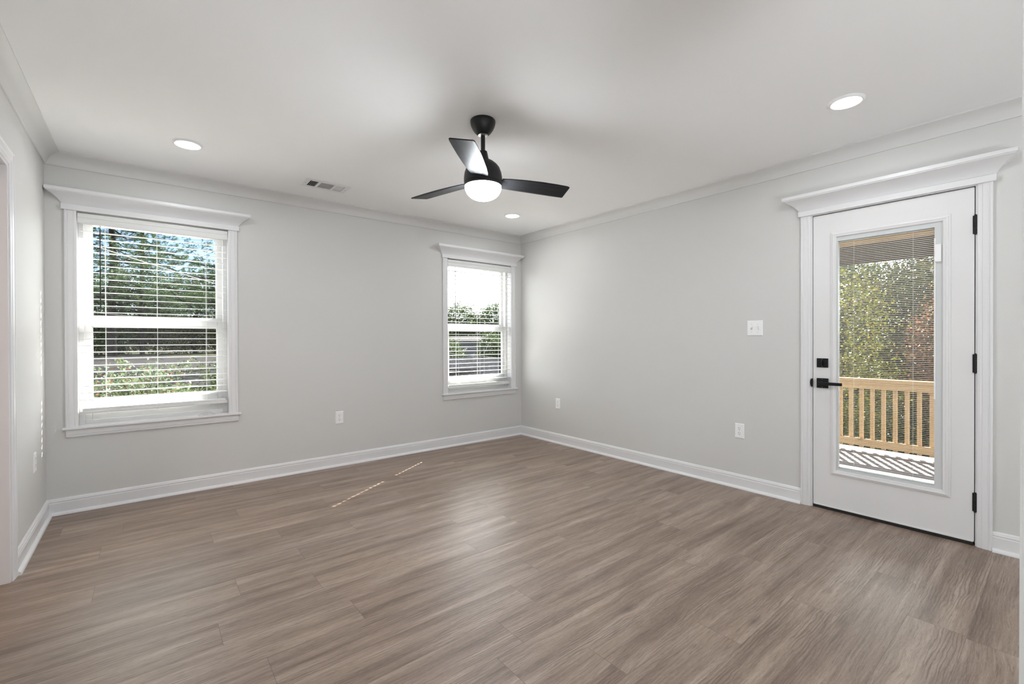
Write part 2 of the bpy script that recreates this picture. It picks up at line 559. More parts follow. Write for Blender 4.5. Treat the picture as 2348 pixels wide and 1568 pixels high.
# ------------------------------------------------------------------ room shell
T = 0.14
def wall_with_holes(name, fr, u0, u1, z1, holes, thick, label):
    mb = MB()
    us = sorted({u0, u1} | {h[0] for h in holes} | {h[1] for h in holes})
    for a, b in zip(us, us[1:]):
        hs = [h for h in holes if h[0] < (a + b) / 2 < h[1]]
        if not hs:
            wall_box(mb, fr, a, b, -thick, 0, 0, z1)
        else:
            h = hs[0]
            if h[2] > 0:
                wall_box(mb, fr, a, b, -thick, 0, 0, h[2])
            wall_box(mb, fr, a, b, -thick, 0, h[3], z1)
    return struct(mb.build(name, 'wall'), label, 'wall')

WIN = [(-4.042, -3.142), (-1.066, -0.166)]
WZ0, WZ1 = 0.577, 2.092
JT = 0.012
holes = [(a - JT, b + JT, WZ0 - 0.02, WZ1 + JT) for a, b in WIN]
wall_with_holes('wall_back', on_back, LW, T, CEIL + 0.12, holes, T, 'off-white wall with two blind-covered windows')
DY0, DY1, DZ = -4.0145, -3.2025, 2.052      # doorway in the right wall (inside of the jambs)
wall_with_holes('wall_right', on_right, -4.44, 0.0, CEIL + 0.12, [(DY0 - 0.02, DY1 + 0.02, 0, DZ + 0.02)], T, 'off-white wall with the glazed door')
HY0, HY1, HZ = -1.93, -1.075, 2.06           # cased opening in the left wall
wall_with_holes('wall_left', on_left, -8.2, T, CEIL + 0.12, [(HY0, HY1, 0, HZ)], 0.13, 'off-white wall on the left with a cased doorway')
# the wall beside the camera: its end, slightly out of plumb, closes the right edge of the view
mb = MB()
xe = -2.80
xr = -2.30            # wall cut short; the unseen gap beyond lets the rear fill in
mb.loft([[(xe, FRONT - 0.003, 0), (xr, FRONT - 0.003, 0), (xr, -4.44, 0), (xe, -4.44, 0)],
         [(xe, FRONT - 0.008, CEIL + .1), (xr, FRONT - 0.008, CEIL + .1), (xr, -4.44, CEIL + .1), (xe, -4.44, CEIL + .1)]])
struct(mb.build('wall_front', 'wall'), 'end of the off-white wall at the right edge', 'wall')
# rooms behind the camera and behind the left doorway
mb = MB()
mb.box(LW, 1.0, -8.34, -8.2, 0, CEIL + .1).box(1.0, 1.14, -8.34, -4.44, 0, CEIL + .1).box(0.14, 1.0, -4.58, -4.44, 0, CEIL + .1)
struct(mb.build('wall_rear', 'wall'))
mb = MB()
mb.box(-6.24, -6.1, -4.0, 0.0, 0, CEIL + .1).box(-6.1, LW - .13, -.14, 0, 0, CEIL + .1).box(-6.1, LW - .13, -4.0, -3.86, 0, CEIL + .1)
struct(mb.build('wall_hall', 'wall'))
mb = MB()
mb.box(-6.24, T, -8.34, T, -0.12, 0.0)
mb.box(T, 1.14, -8.34, -4.44, -0.12, 0.0)
struct(mb.build('floor', 'floor'), 'brown-grey wood-look plank floor', 'floor')
VX0, VX1, VY0, VY1 = -2.682, -2.326, -0.572, -0.368   # ceiling register
mb = MB()
h = 0.018
for (a, b, c, d) in ((-6.24, 1.14, -8.34, VY0 + h), (-6.24, 1.14, VY1 - h, T), (-6.24, VX0 + h, VY0 + h, VY1 - h), (VX1 - h, 1.14, VY0 + h, VY1 - h)):
    mb.box(a, b, c, d, CEIL, CEIL + 0.1)
struct(mb.build('ceiling', 'ceiling'), 'flat white ceiling', 'ceiling')

# crown moulding
P_, Z_ = 0.078, CEIL
cr_prof = [(0, Z_ - 0.084), (0.009, Z_ - 0.084)]
for k in range(9):
    f = k / 8
    sag = .011 * math.sin(math.pi * f)
    cr_prof.append((0.013 + 0.052 * f - sag * .72, Z_ - 0.076 + 0.060 * f + sag * .7))
cr_prof += [(0.070, Z_ - 0.014), (P_, Z_ - 0.010), (P_, Z_ + 0.002), (0, Z_ + 0.002)]
for nm, fr, a, b, m0, m1 in (('trim_back', on_back, LW, 0.0, 1, 1), ('trim_right', on_right, 0.0, FRONT, 1, 0), ('trim_left', on_left, 0.0, FRONT, 1, 0)):
    struct(run_profile(MB(), fr, a, b, cr_prof, m0, m1).build(nm, 'crown', smooth=True, angle=25), 'white crown moulding along the ceiling', 'moulding')

# baseboard with a shoe moulding
bb_prof = [(0, 0.0), (0.014, 0.0), (0.014, 0.080), (0.012, 0.083), (0.012, 0.087), (0.0135, 0.089), (0.0135, 0.094), (0.010, 0.097), (0.010, 0.100), (0.007, 0.107), (0.004, 0.110), (0, 0.110)]
sh_prof = [(0.012, 0.0), (0.031, 0.0), (0.0305, 0.006), (0.028, 0.012), (0.023, 0.017), (0.017, 0.0195), (0.012, 0.020)]
for nm, fr, a, b, m0, m1 in (('baseboard_back', on_back, LW, 0.0, 1, 1), ('baseboard_right', on_right, 0.0, -3.133, 1, 0), ('baseboard_left', on_left, 0.0, -1.012, 1, 0), ('baseboard_front', on_right, -4.084, FRONT, 0, 0)):
    e = struct(run_profile(MB(), fr, a, b, bb_prof, m0, m1).build(nm, 'trim', smooth=True, angle=25), 'white baseboard', 'baseboard')
    run_profile(MB(), fr, a, b, sh_prof, m0, m1).build('shoe_moulding', 'trim', e, smooth=True, angle=40)

# casing profile across its width (w, depth): thick outer edge, two grooves
def casing_prof(w, s=1, u=0.0):
    p = [(0, 0), (0, .016), (.004, .018), (.011, .018), (.013, .0145), (.017, .0145), (.019, .0165), (w - .022, .0145), (w - .020, .0115), (w - .016, .0115), (w - .014, .0125), (w - .005, .011), (w, .008), (w, 0)]
    return [(u + s * a, d) for a, d in p]

# cased opening on the left wall
op = struct(empty('door_2'), 'white cased doorway in the left wall', 'doorway')
CW = 0.065
mb = MB()
prof = [(a, d) for a, d in casing_prof(CW)]
def mitre_leg(mb, fr, ua, sgn, z0, z1):
    # outer edge at ua, casing grows by sgn into the opening; top is mitred
    r0 = [fr(ua + sgn * a, d, z0) for a, d in prof]
    r1 = [fr(ua + sgn * a, d, z1 - a) for a, d in prof]
    mb.loft([r0, r1])
o1, o2, zt = HY1 + CW, HY0 - CW, HZ + CW
mitre_leg(mb, on_left, o1, -1, 0, zt)
mb.build('casing', 'trim', op, smooth=True, angle=20)
mb = MB()
mitre_leg(mb, on_left, o2, 1, 0, zt)
mb.build('casing', 'trim', op, smooth=True, angle=20)
mb = MB()
mb.loft([[on_left(o1 - a, d, zt - a) for a, d in prof], [on_left(o2 + a, d, zt - a) for a, d in prof]])
mb.build('head_casing', 'trim', op, smooth=True, angle=20)
mb = MB()
mb.box(LW - .13, LW + .004, HY1 - .016, HY1 + .001, 0, HZ, .001).box(LW - .13, LW + .004, HY0 - .001, HY0 + .016, 0, HZ, .001).box(LW - .129, LW + .003, HY0 + .0155, HY1 - .0155, HZ - .016, HZ + .001)
mb.build('door_jamb', 'trim', op)

# crown-topped head trim used over windows and door
def head_trim(fr, ua, ub, z0, parent, fillet=0.037, flare=0.080, out=0.026, ch=0.098):
    mb = MB()
    wall_box(mb, fr, ua, ub, 0, out, z0, z0 + fillet, 0.0015)
    mb.build('head_fillet', 'trim', parent)
    rings = []
    prof = [(-.004, 0), (.003, 0), (.003, .005)]
    for k in range(1, 11):
        f = k / 10
        sag = .008 * math.sin(math.pi * f)
        prof.append((.003 + (flare - .008) * f - sag * .7, .005 + (ch - .032) * f + sag * .7))
    prof += [(flare - .005, ch - .024), (flare, ch - .021), (flare, ch)]
    b0 = 0.004
    for d, z in prof:
        zz = z0 + fillet + z
        rings.append([fr(ua + .006 - d, 0, zz), fr(ua + .006 - d, b0 + d, zz), fr(ub - .006 + d, b0 + d, zz), fr(ub - .006 + d, 0, zz)])
    mb = MB()
    mb.loft(rings)
    mb.build('head_crown', 'trim', parent, smooth=True, angle=28)

# ------------------------------------------------------------------ windows
def make_window(idx, x0, x1, label):
    w = struct(empty('window_%d' % idx, ((x0 + x1) / 2, 0, WZ0)), label, 'window')
    inv = Matrix.Translation((-(x0 + x1) / 2, 0, -WZ0))
    def put(mb, name, mat, smooth=False, parent=None, angle=25):
        o = mb.build(name, mat, smooth=smooth, angle=angle)
        o.data.transform(inv)
        o.parent = parent or w
        return o
    cw = 0.063
    put(leg_profile(MB(), on_back, casing_prof(cw, 1, x0 - cw), WZ0, WZ1), 'casing', 'trim', True)
    put(leg_profile(MB(), on_back, casing_prof(cw, -1, x1 + cw), WZ0, WZ1), 'casing', 'trim', True)
    before = set(w.children)
    head_trim(on_back, x0 - .077, x1 + .077, WZ1 - .002, w)
    for c in w.children:
        if c not in before:
            c.data.transform(inv)
    # stool, apron
    put(MB().box(x0 - .078, x1 + .086, -.034, 0.0, WZ0 - .002, WZ0 + .014, .003).box(x0 - JT, x1 + JT, 0.0, .075, WZ0 - .002, WZ0 + .014), 'window_sill', 'trim')
    ap = [(0, .519), (.009, .519), (.011, .523), (.013, .525), (.013, .531), (.010, .533), (.010, .536), (.014, .538), (.014, .575), (0, .575)]
    put(run_profile(MB(), on_back, x0 - .060, x1 + .066, ap), 'apron', 'trim', True)
    # jamb liner
    zb = WZ0 + .012
    j = MB().box(x0 - JT, x0, 0, T, zb, WZ1 + JT).box(x1, x1 + JT, 0, T, zb, WZ1 + JT).box(x0, x1, 0, T, WZ1, WZ1 + JT)
    put(j, 'jamb_liner', 'trim')
    # vinyl frame
    fz0, fz1 = zb, WZ1
    f = MB()
    for a, b in ((x0, x0 + .030), (x1 - .030, x1)):
        f.box(a, b, .072, .150, fz0, fz1, .003)
    f.box(x0 + .030, x1 - .030, .073, .150, fz1 - .030, fz1, .002).box(x0 + .030, x1 - .030, .073, .160, fz0, fz0 + .030, .002)
    put(f, 'window_frame', 'vinyl')
    def sash(name, y0, y1, za, zb_, st, top, bot):
        s = MB()
        a, b = x0 + .028, x1 - .028
        s.box(a, a + st, y0, y1, za, zb_, .003).box(b - st, b, y0, y1, za, zb_, .003)
        s.box(a + st, b - st, y0, y1, zb_ - top, zb_, .003).box(a + st, b - st, y0, y1, za, za + bot, .003)
        # glazing bead
        g0, g1, h0, h1 = a + st, b - st, za + bot, zb_ - top
        for (p, q, r, t) in ((g0, g0 + .006, h0, h1), (g1 - .006, g1, h0, h1), (g0, g1, h0, h0 + .006), (g0, g1, h1 - .006, h1)):
            s.box(p, q, y0 + .006, y1 - .004, r, t, .001)
        so = put(s, name, 'vinyl')
        put(MB().box(g0 - .002, g1 + .002, (y0 + y1) / 2 - .001, (y0 + y1) / 2 + .002, h0 - .002, h1 + .002), 'glass_pane', 'glass', parent=so)
        return so
    up = sash('upper_sash', .116, .142, 1.300, fz1 - .022, .040, .044, .065)
    lo = sash('lower_sash', .086, .112, fz0 + .022, 1.345, .040, .055, .141)
    # sash locks on the meeting rail
    for lx in (x0 + .24, x1 - .22):
        put(MB().box(lx - .03, lx + .03, .088, .110, 1.344, 1.352, .002).box(lx - .012, lx + .022, .090, .106, 1.352, 1.362, .003), 'sash_lock', 'vinyl', parent=lo)
    return w
make_window(1, *WIN[0], 'wide white window near the left corner, looking onto pine and road')
make_window(2, *WIN[1], 'white window beside the back right corner, looking onto sky and treetops')

# ------------------------------------------------------------------ faux-wood blinds
def make_blind(x0, x1, label, nslat, rail_z, wand_x, wand_len, tilt_last):
    b = tag(empty('window_blind', ((x0 + x1) / 2, 0.03, 2.0)), label, 'blind', 'open white faux-wood blinds in the windows')
    inv = Matrix.Translation((-(x0 + x1) / 2, -0.03, -2.0))
    def put(mb, name, mat, smooth=False, parent=None, angle=30):
        o = mb.build(name, mat, smooth=smooth, angle=angle)
        o.data.transform(inv)
        o.parent = parent or b
        return o
    a, c = x0 + .004, x1 - .004
    # valance with a shallow moulded profile, and the headrail behind it
    vp = [(.0035, 2.008), (.006, 2.012), (.006, 2.026), (.003, 2.030), (.003, 2.048), (.006, 2.052), (.006, 2.066), (.003, 2.071), (.003, 2.078), (-.007, 2.078), (-.007, 2.008)]
    put(run_profile(MB(), on_back, a, c, vp), 'valance', 'slat', True)
    put(MB().box(a + .006, c - .006, .012, .060, 2.030, 2.082, .002), 'headrail', 'slat')
    lc = [x0 + .146, x0 + .441, x1 - .148]
    # slats: gently crowned, with the route hole of the lift cord near the left end
    s = MB()
    yc, hw, th = .033, .025, .0028
    sa, sb = x0 + .010, x1 - .010
    hx, hl, hy = lc[0], .012, .0065
    def strip(xa, xb, y0, y1, z, rx):
        rings = []
        for x in (xa, xb):
            top, bot = [], []
            for k in range(4):
                y = y0 + (y1 - y0) * k / 3
                dz = .0018 * (1 - (y / hw) ** 2)
                yy, zz = y * math.cos(rx) - dz * math.sin(rx), y * math.sin(rx) + dz * math.cos(rx)
                top.append((x, yc + yy, z + zz + th / 2))
                bot.append((x, yc + yy, z + zz - th / 2))
            rings.append(top + bot[::-1])
        s.loft(rings)
    for k in range(nslat):
        z = 1.960 - .0475 * k
        rx = math.radians(tilt_last) if k == nslat - 1 else math.radians(random.uniform(1.4, 3.2))
        strip(sa, hx - hl, -hw, hw, z, rx)
        strip(hx + hl, sb, -hw, hw, z, rx)
        strip(hx - hl, hx + hl, -hw, -hy, z, rx)
        strip(hx - hl, hx + hl, hy, hw, z, rx)
    put(s, 'slat_stack', 'slat', True)
    put(MB().box(sa - .002, sb + .002, yc - .026, yc + .024, rail_z, rail_z + .019, .004).box(sa + .01, sb - .01, yc - .022, yc + .02, rail_z + .019, rail_z + .036, .003), 'bottom_rail', 'slat')
    for x in lc:
        t = MB()
        for y in (yc - .0275, yc + .0275):
            t.tube([(x, y, 2.03), (x, y, rail_z + .02)], .0011, 6)
        t.tube([(x + .006, yc - .029, rail_z + .01), (x + .012, yc - .033, rail_z - .006), (x + .003, yc - .034, rail_z - .012), (x - .005, yc - .032, rail_z - .003), (x, yc - .029, rail_z + .012)], .0010, 6)
        put(t, 'ladder_cord', 'cord', True)
    wd = put(MB().tube([(wand_x, -.004, 1.985), (wand_x, -.006, 1.985 - wand_len)], .0042, 6), 'tilt_wand', 'wand')
    put(MB().tube([(wand_x, .010, 2.012), (wand_x, -.003, 2.004), (wand_x, -.004, 1.984)], .0016, 6), 'wand_hook', 'wand', parent=wd)
    return b
random.seed(4)
make_blind(*WIN[0], 'wide white faux-wood blind with lowered slats in the left window over the pine view', 26, .674, -3.921, .565, 8)
make_blind(*WIN[1], 'white faux-wood blind in the window next to the back corner, against pale sky', 27, .643, -.966, .58, 3)

# ------------------------------------------------------------------ glazed door
d1 = struct(empty('door_1', (0, (DY0 + DY1) / 2, 0)), 'white half-glazed exterior door with black hardware', 'door')
dinv = Matrix.Translation((0, -(DY0 + DY1) / 2, 0))
def dput(mb, name, mat, smooth=False, parent=None, angle=25, label=None):
    o = mb.build(name, mat, smooth=smooth, angle=angle)
    o.data.transform(dinv)
    o.parent = parent or d1
    if label: o['label'] = label
    return o
ca, cb = -4.084, -3.133
dput(leg_profile(MB(), on_right, casing_prof(.062, 1, ca), 0, 2.060), 'casing', 'trim', True)
dput(leg_profile(MB(), on_right, casing_prof(.062, -1, cb), 0, 2.060), 'casing', 'trim', True)
before = set(d1.children)
head_trim(on_right, -4.098, -3.118, 2.056, d1, fillet=.036, flare=.088, ch=.106)
for c in d1.children:
    if c not in before:
        c.data.transform(dinv)
jb = MB()
jb.box(-.001, T, DY0 - .02, DY0, 0, DZ + .02).box(-.001, T, DY1, DY1 + .02, 0, DZ + .02).box(-.001, T, DY0, DY1, DZ, DZ + .02)
dput(jb, 'door_jamb', 'trim')
ws = MB()
ws.box(.022, .054, DY0, DY0 + .006, .02, DZ).box(.022, .054, DY1 - .006, DY1, .02, DZ).box(.022, .054, DY0, DY1, DZ - .0065, DZ)
ws.box(.052, .066, DY0, DY0 + .014, .02, DZ).box(.052, .066, DY1 - .014, DY1, .02, DZ).box(.052, .066, DY0, DY1, DZ - .014, DZ)
dput(ws, 'weatherstrip', 'rubber')
sa_, sb_, sz0, sz1 = -4.010, -3.206, .022, 2.047
gy0, gy1, gz0, gz1 = -3.897, -3.326, .264, 1.899     # hole for the glazing
sl = MB()
sl.box(.003, .047, sa_, gy0, sz0, sz1, .0015).box(.003, .047, gy1, sb_, sz0, sz1, .0015).box(.003, .047, gy0 - .002, gy1 + .002, sz0, gz0, .0015).box(.003, .047, gy0 - .002, gy1 + .002, gz1, sz1, .0015)
slab = dput(sl, 'door_slab', 'door')
dput(MB().box(.000, .045, sa_ + .002, sb_ - .002, .0, .023, .004), 'door_sweep', 'rubber')
dput(MB().box(-.004, .002, sa_ + .004, sb_ - .004, .021, .028, .001), 'drip_edge', 'door')
dput(MB().box(.05, T + .06, DY0, DY1, -.01, .018, .003), 'threshold', 'screw')
# lite frame ring with an ogee profile: rings of rectangles
fo = (-3.913, -3.311, .248, 1.915)
fp = [(0, 0), (0, .004), (.003, .0065), (.008, .0075), (.011, .0115), (.018, .0135), (.022, .0115), (.026, .010), (.033, .009), (.036, .005), (.038, -.012), (.030, -.012)]
rings = []
for w_, d_ in fp:
    y0, y1, z0, z1 = fo[0] + w_, fo[1] - w_, fo[2] + w_, fo[3] - w_
    x = .003 - d_
    rings.append([(x, y0, z0), (x, y1, z0), (x, y1, z1), (x, y0, z1)])
dput(MB().loft(rings, True, False), 'lite_frame', 'door', True, angle=22)
iy0, iy1, iz0, iz1 = fo[0] + .036, fo[1] - .036, fo[2] + .036, fo[3] - .036
by0, by1, bz0, bz1 = -3.841, -3.354, .300, 1.850        # area the mini blind fills
sp = MB()
sp.box(.0035, .036, iy0 - .004, by0, iz0 - .004, iz1 + .004).box(.0035, .036, by1, iy1 + .004, iz0 - .004, iz1 + .004)
sp.box(.0035, .036, by0, by1, bz1, iz1 + .004).box(.0035, .036, by0, by1, iz0 - .004, bz0)
dput(sp, 'blind_cassette', 'spacer')
dput(MB().box(.0125, .0155, by0 - .001, by1 + .001, bz0 - .001, bz1 + .001), 'glass_pane', 'glass')
dput(MB().box(.0370, .0400, iy0 - .006, iy1 + .006, iz0 - .006, iz1 + .006), 'glass_pane', 'glass')
# between-the-glass mini blind, room edge of each slat turned up a little
st = MB()
n_ = int((bz1 - bz0 - .03) / .0115)
tl = math.radians(15)
for k in range(n_):
    z = bz1 - .018 - .0115 * k
    hw = .0060
    pts = []
    for s_ in (-1, 0, 1):
        pts.append((.0262 + s_ * hw * math.cos(tl), z - s_ * hw * math.sin(tl) + (.0007 if s_ == 0 else 0)))
    t_ = .00025
    prof = [(x, zz + t_) for x, zz in pts] + [(x, zz - t_) for x, zz in pts[::-1]]
    st.loft([[(x, by0 + .002, zz) for x, zz in prof], [(x, by1 - .002, zz) for x, zz in prof]])
dput(st, 'mini_blind', 'slat')
mr = MB()
mr.box(.0195, .033, by0 + .001, by1 - .001, bz1 - .007, bz1 - .001, .001).box(.0195, .033, by0 + .001, by1 - .001, bz0 + .001, bz0 + .008, .001)
dput(mr, 'mini_blind_rail', 'slat')
for y in (by0 + .100, by1 - .085):
    dput(MB().tube([(.0195, y, bz1), (.0195, y, bz0)], .0007, 5), 'blind_string', 'cord')
# slider on its track at the hinge side
dput(MB().box(-.001, .005, -3.8465, -3.8395, .82, 1.785, .001), 'slider_track', 'plate')
dput(MB().box(-.010, .004, -3.872, -3.843, 1.640, 1.745, .004), 'blind_slider', 'plate')
# hinges
for z in (.250, 1.0415, 1.8315):
    h = MB()
    for i in range(3):
        h.tube([(-.004, -4.0145, z - .053 + .0355 * i), (-.004, -4.0145, z - .053 + .0355 * i + .0345)], .0068, 12)
    h.tube([(-.004, -4.0145, z - .057), (-.004, -4.0145, z + .057)], .0045, 10)
    hg = dput(h, 'hinge', 'metal_black', True, label='black butt hinge')
    dput(MB().box(-.0005, .004, -4.026, -4.003, z - .052, z + .052, .0008), 'hinge_leaf', 'metal_black', parent=hg)
# deadbolt and lever
db = dput(MB().box(-.006, .004, -3.298, -3.230, .985, 1.049, .002), 'deadbolt', 'metal_black', label='black square deadbolt')
dput(MB().lathe([(0.0, 0), (.011, 0), (.011, .006), (.0, .006)], (0, 0, 0), 20).build('tmp', 'metal_black') and MB().box(-.026, -.005, -3.268, -3.261, .998, 1.034, .003), 'thumb_turn', 'metal_black', parent=db)
bpy.data.objects.remove(bpy.data.objects['tmp'])
for z in (.992, 1.042):
    dput(MB().box(-.0068, -.0055, -3.2655, -3.2625, z - .0015, z + .0015), 'screw', 'screw', parent=db)
lv = dput(MB().box(-.008, .004, -3.299, -3.230, .842, .910, .002), 'lever_rose', 'metal_black', label='black square lever rose')
lm = MB()
lm.tube([(-.004, -3.262, .8765), (-.050, -3.262, .8765)], .0105, 16)
lm.box(-.060, -.046, -3.392, -3.248, .8665, .8875, .002)
dput(lm, 'lever_handle', 'metal_black', False, parent=lv)
for z in (.849, .903):
    dput(MB().box(-.0088, -.0075, -3.266, -3.263, z - .0015, z + .0015), 'screw', 'screw', parent=lv)
# latch strike seen as a dark half-round on the jamb
sk = MB()
pts = [(DY1 + .010 * math.cos(a) - .001, .876 + .029 * math.sin(a)) for a in [math.radians(-90 + 180 * k / 12) for k in range(13)]]
sk.loft([[(-.0195, y, z) for y, z in pts], [(.004, y, z) for y, z in pts]])
dput(sk, 'strike_plate', 'metal_black')

# ------------------------------------------------------------------ ceiling fan
FX, FY = -2.135, -2.195
fan = tag(empty('ceiling_fan', (FX, FY, CEIL)), 'black three-blade ceiling fan with a glowing white bowl light', 'ceiling fan')
def fput(mb, name, mat, smooth=True, parent=None, angle=40, label=None):
    o = mb.build(name, mat, smooth=smooth, angle=angle)
    o.data.transform(Matrix.Translation((0, 0, -CEIL)))
    o.parent = parent or fan
    if label: o['label'] = label
    return o
fput(MB().lathe([(0.0, CEIL), (.070, CEIL), (.073, CEIL - .004), (.073, CEIL - .018), (.069, CEIL - .034), (.060, CEIL - .053), (.048, CEIL - .070), (.036, CEIL - .082), (.031, CEIL - .086), (.0, CEIL - .086)]), 'canopy', 'fan_black')
fput(MB().lathe([(.013, CEIL - .085), (.029, CEIL - .0855), (.029, CEIL - .0875), (.013, CEIL - .090)]), 'canopy_ring', 'screw', label='bright steel canopy ring')
fput(MB().lathe([(0, CEIL - .08), (.0125, CEIL - .08), (.0125, 2.26), (0, 2.26)], seg=24), 'downrod', 'fan_black')
fput(MB().lathe([(0, 2.288), (.018, 2.288), (.024, 2.284), (.027, 2.272), (.033, 2.240), (.036, 2.232), (.0, 2.232)]), 'coupling_cover', 'fan_black')
fput(MB().lathe([(0, 2.238), (.036, 2.238), (.042, 2.232), (.062, 2.222), (.082, 2.206), (.096, 2.188), (.0975, 2.186), (.0965, 2.184), (.099, 2.181), (.107, 2.160), (.111, 2.135), (.112, 2.115), (.111, 2.100), (.109, 2.098), (.0, 2.098)]), 'motor_housing', 'fan_black')
fput(MB().lathe([(0, 2.099), (.1075, 2.099), (.1085, 2.094), (.1085, 2.084), (.107, 2.080), (.0, 2.080)]), 'light_ring', 'fan_black')
gp = [(0, 2.082), (.106, 2.082)]
for k in range(1, 15):
    a = math.radians(90 * k / 14)
    gp.append((.106 * math.cos(a) ** 0.9 if k < 14 else 0.0, 2.078 - .078 * math.sin(a)))
fput(MB().lathe(gp), 'light_bowl', 'globe', label='glowing white glass bowl')
def blade_mesh():
    # outline in (r, c): c>0 is the raised side
    w = .068
    top = [(.105, .050), (.16, .058), (.25, .065), (.36, .0685), (.46, .068), (.525, .066), (.540, .063), (.548, .056)]
    low = [(.560, -.052), (.562, -.060), (.555, -.067), (.52, -.0685), (.42, -.0695), (.32, -.067), (.22, -.062), (.14, -.055), (.105, -.048)]
    out = top + low
    pit = .192
    mb = MB()
    rings = []
    for s_ in (.0028, -.0028):
        rings.append([(r, -c * math.cos(pit) , c * math.sin(pit) + s_ + .004 * math.sin((r - .1) * 6)) for r, c in out])
    mb.loft(rings)
    return mb
for k in range(3):
    bo = blade_mesh().build('blade', 'blade')
    bv = bo.modifiers.new('edge', 'BEVEL')
    bv.width = .0015
    bv.segments = 2
    bo.parent = fan
    bo.location = (0, 0, 2.1134 - CEIL)
    bo.rotation_euler = (0, 0, -.2792 + k * 2 * math.pi / 3)
    br = MB().box(.085, .150, -.022, .022, -.012, -.004, .002)
    b2 = br.build('blade_bracket', 'fan_black', bo)
    b2.rotation_euler = (-.192, 0, 0)
    b2.location = (0, 0, .010)

# ------------------------------------------------------------------ recessed lights
dl = tag(empty('recessed_light', (-3.454, -.745, CEIL)), 'round recessed ceiling light above the wide left window', 'ceiling light', 'round recessed ceiling lights')
MB().lathe([(.066, -.004), (.069, -.0105), (.075, -.0110), (.081, -.006), (.084, 0), (.066, 0)], caps=False).build('trim_ring', 'plate', dl, smooth=True)
MB().lathe([(0, -.0045), (.0665, -.0045), (.0665, -.001), (0, -.001)]).build('lens', 'lens', dl)
spots = [(-.731, -.735, 'small round recessed ceiling light near the back right corner, beyond the fan'), (-.730, -3.593, 'round recessed ceiling light in front of the glazed door')]
for x, y, lb in spots:
    c = copy_tree(dl)
    c.location = (x, y, CEIL)
    c['label'] = lb
for x, y in ((-3.454, -.745), (-.731, -.735), (-.730, -3.593), (-3.454, -3.593)):
    lamp('downlight_lamp', 'AREA', (x, y, CEIL - .006), DOWNLIGHT_W, (.94, .975, 1.0), .118)

# ------------------------------------------------------------------ ceiling register
vt = tag(empty('ceiling_vent', ((VX0 + VX1) / 2, (VY0 + VY1) / 2, CEIL)), 'white rectangular air register in the ceiling left of the fan', 'vent')
vi = Matrix.Translation((-(VX0 + VX1) / 2, -(VY0 + VY1) / 2, -CEIL))
def vput(mb, name, mat, parent=None):
    o = mb.build(name, mat)
    o.data.transform(vi)
    o.parent = parent or vt
    return o
a0, a1, b0, b1 = VX0 + .040, VX1 - .040, VY0 + .032, VY1 - .032
z1, z0 = CEIL - .0005, CEIL - .006
s1, s2 = a0 + .066, a1 - .068
fm = MB()
fm.box(VX0, a0, VY0, VY1, z0, z1, .002).box(a1, VX1, VY0, VY1, z0, z1, .002).box(a0, a1, VY0, b0, z0, z1, .002).box(a0, a1, b1, VY1, z0, z1, .002)
fm.box(s1, s1 + .018, b0, b1, z0, z1).box(s2 - .018, s2, b0, b1, z0, z1)
vput(fm, 'face_plate', 'vent')
def louvers(x0, x1, y0, y1, n, along_y, ang, hw=.0075):
    mb = MB()
    for k in range(n):
        f = (k + .5) / n
        if along_y:
            c = (x0 + (x1 - x0) * f, (y0 + y1) / 2, z0 + .007)
            m = Matrix.Translation(c) @ Matrix.Rotation(math.radians(ang), 4, 'Y')
            mb.box(-hw, hw, -(y1 - y0) / 2, (y1 - y0) / 2, -.0007, .0007, 0, m)
        else:
            c = ((x0 + x1) / 2, y0 + (y1 - y0) * f, z0 + .007)
            m = Matrix.Translation(c) @ Matrix.Rotation(math.radians(ang), 4, 'X')
            mb.box(-(x1 - x0) / 2, (x1 - x0) / 2, -hw, hw, -.0007, .0007, 0, m)
    return mb
vput(louvers(a0, s1, b0, b1, 5, True, -48), 'louver_bank', 'vent')
vput(louvers(s1 + .018, s2 - .018, b0, b1, 11, False, 30, .0083), 'louver_bank', 'vent')
vput(louvers(s2, a1, b0, b1, 5, True, 48, .0056), 'louver_bank', 'vent')
db_ = MB()
dz = CEIL + .095
db_.box(a0 - .015, a1 + .015, b0 - .010, b1 + .010, dz - .004, dz)
for (xa, xb, ya, yb) in ((a0 - .018, a0 - .015, b0 - .010, b1 + .010), (a1 + .015, a1 + .018, b0 - .010, b1 + .010), (a0 - .018, a1 + .018, b0 - .013, b0 - .010), (a0 - .018, a1 + .018, b1 + .010, b1 + .013)):
    db_.box(xa, xb, ya, yb, CEIL + .001, dz)
vput(db_, 'duct_back', 'duct')
for x in (VX0 + .02, VX1 - .02):
    vput(MB().lathe([(0, z0 - .0015), (.003, z0 - .001), (.0035, z0), (0, z0)], (x, (VY0 + VY1) / 2, 0), 10), 'screw', 'duct')

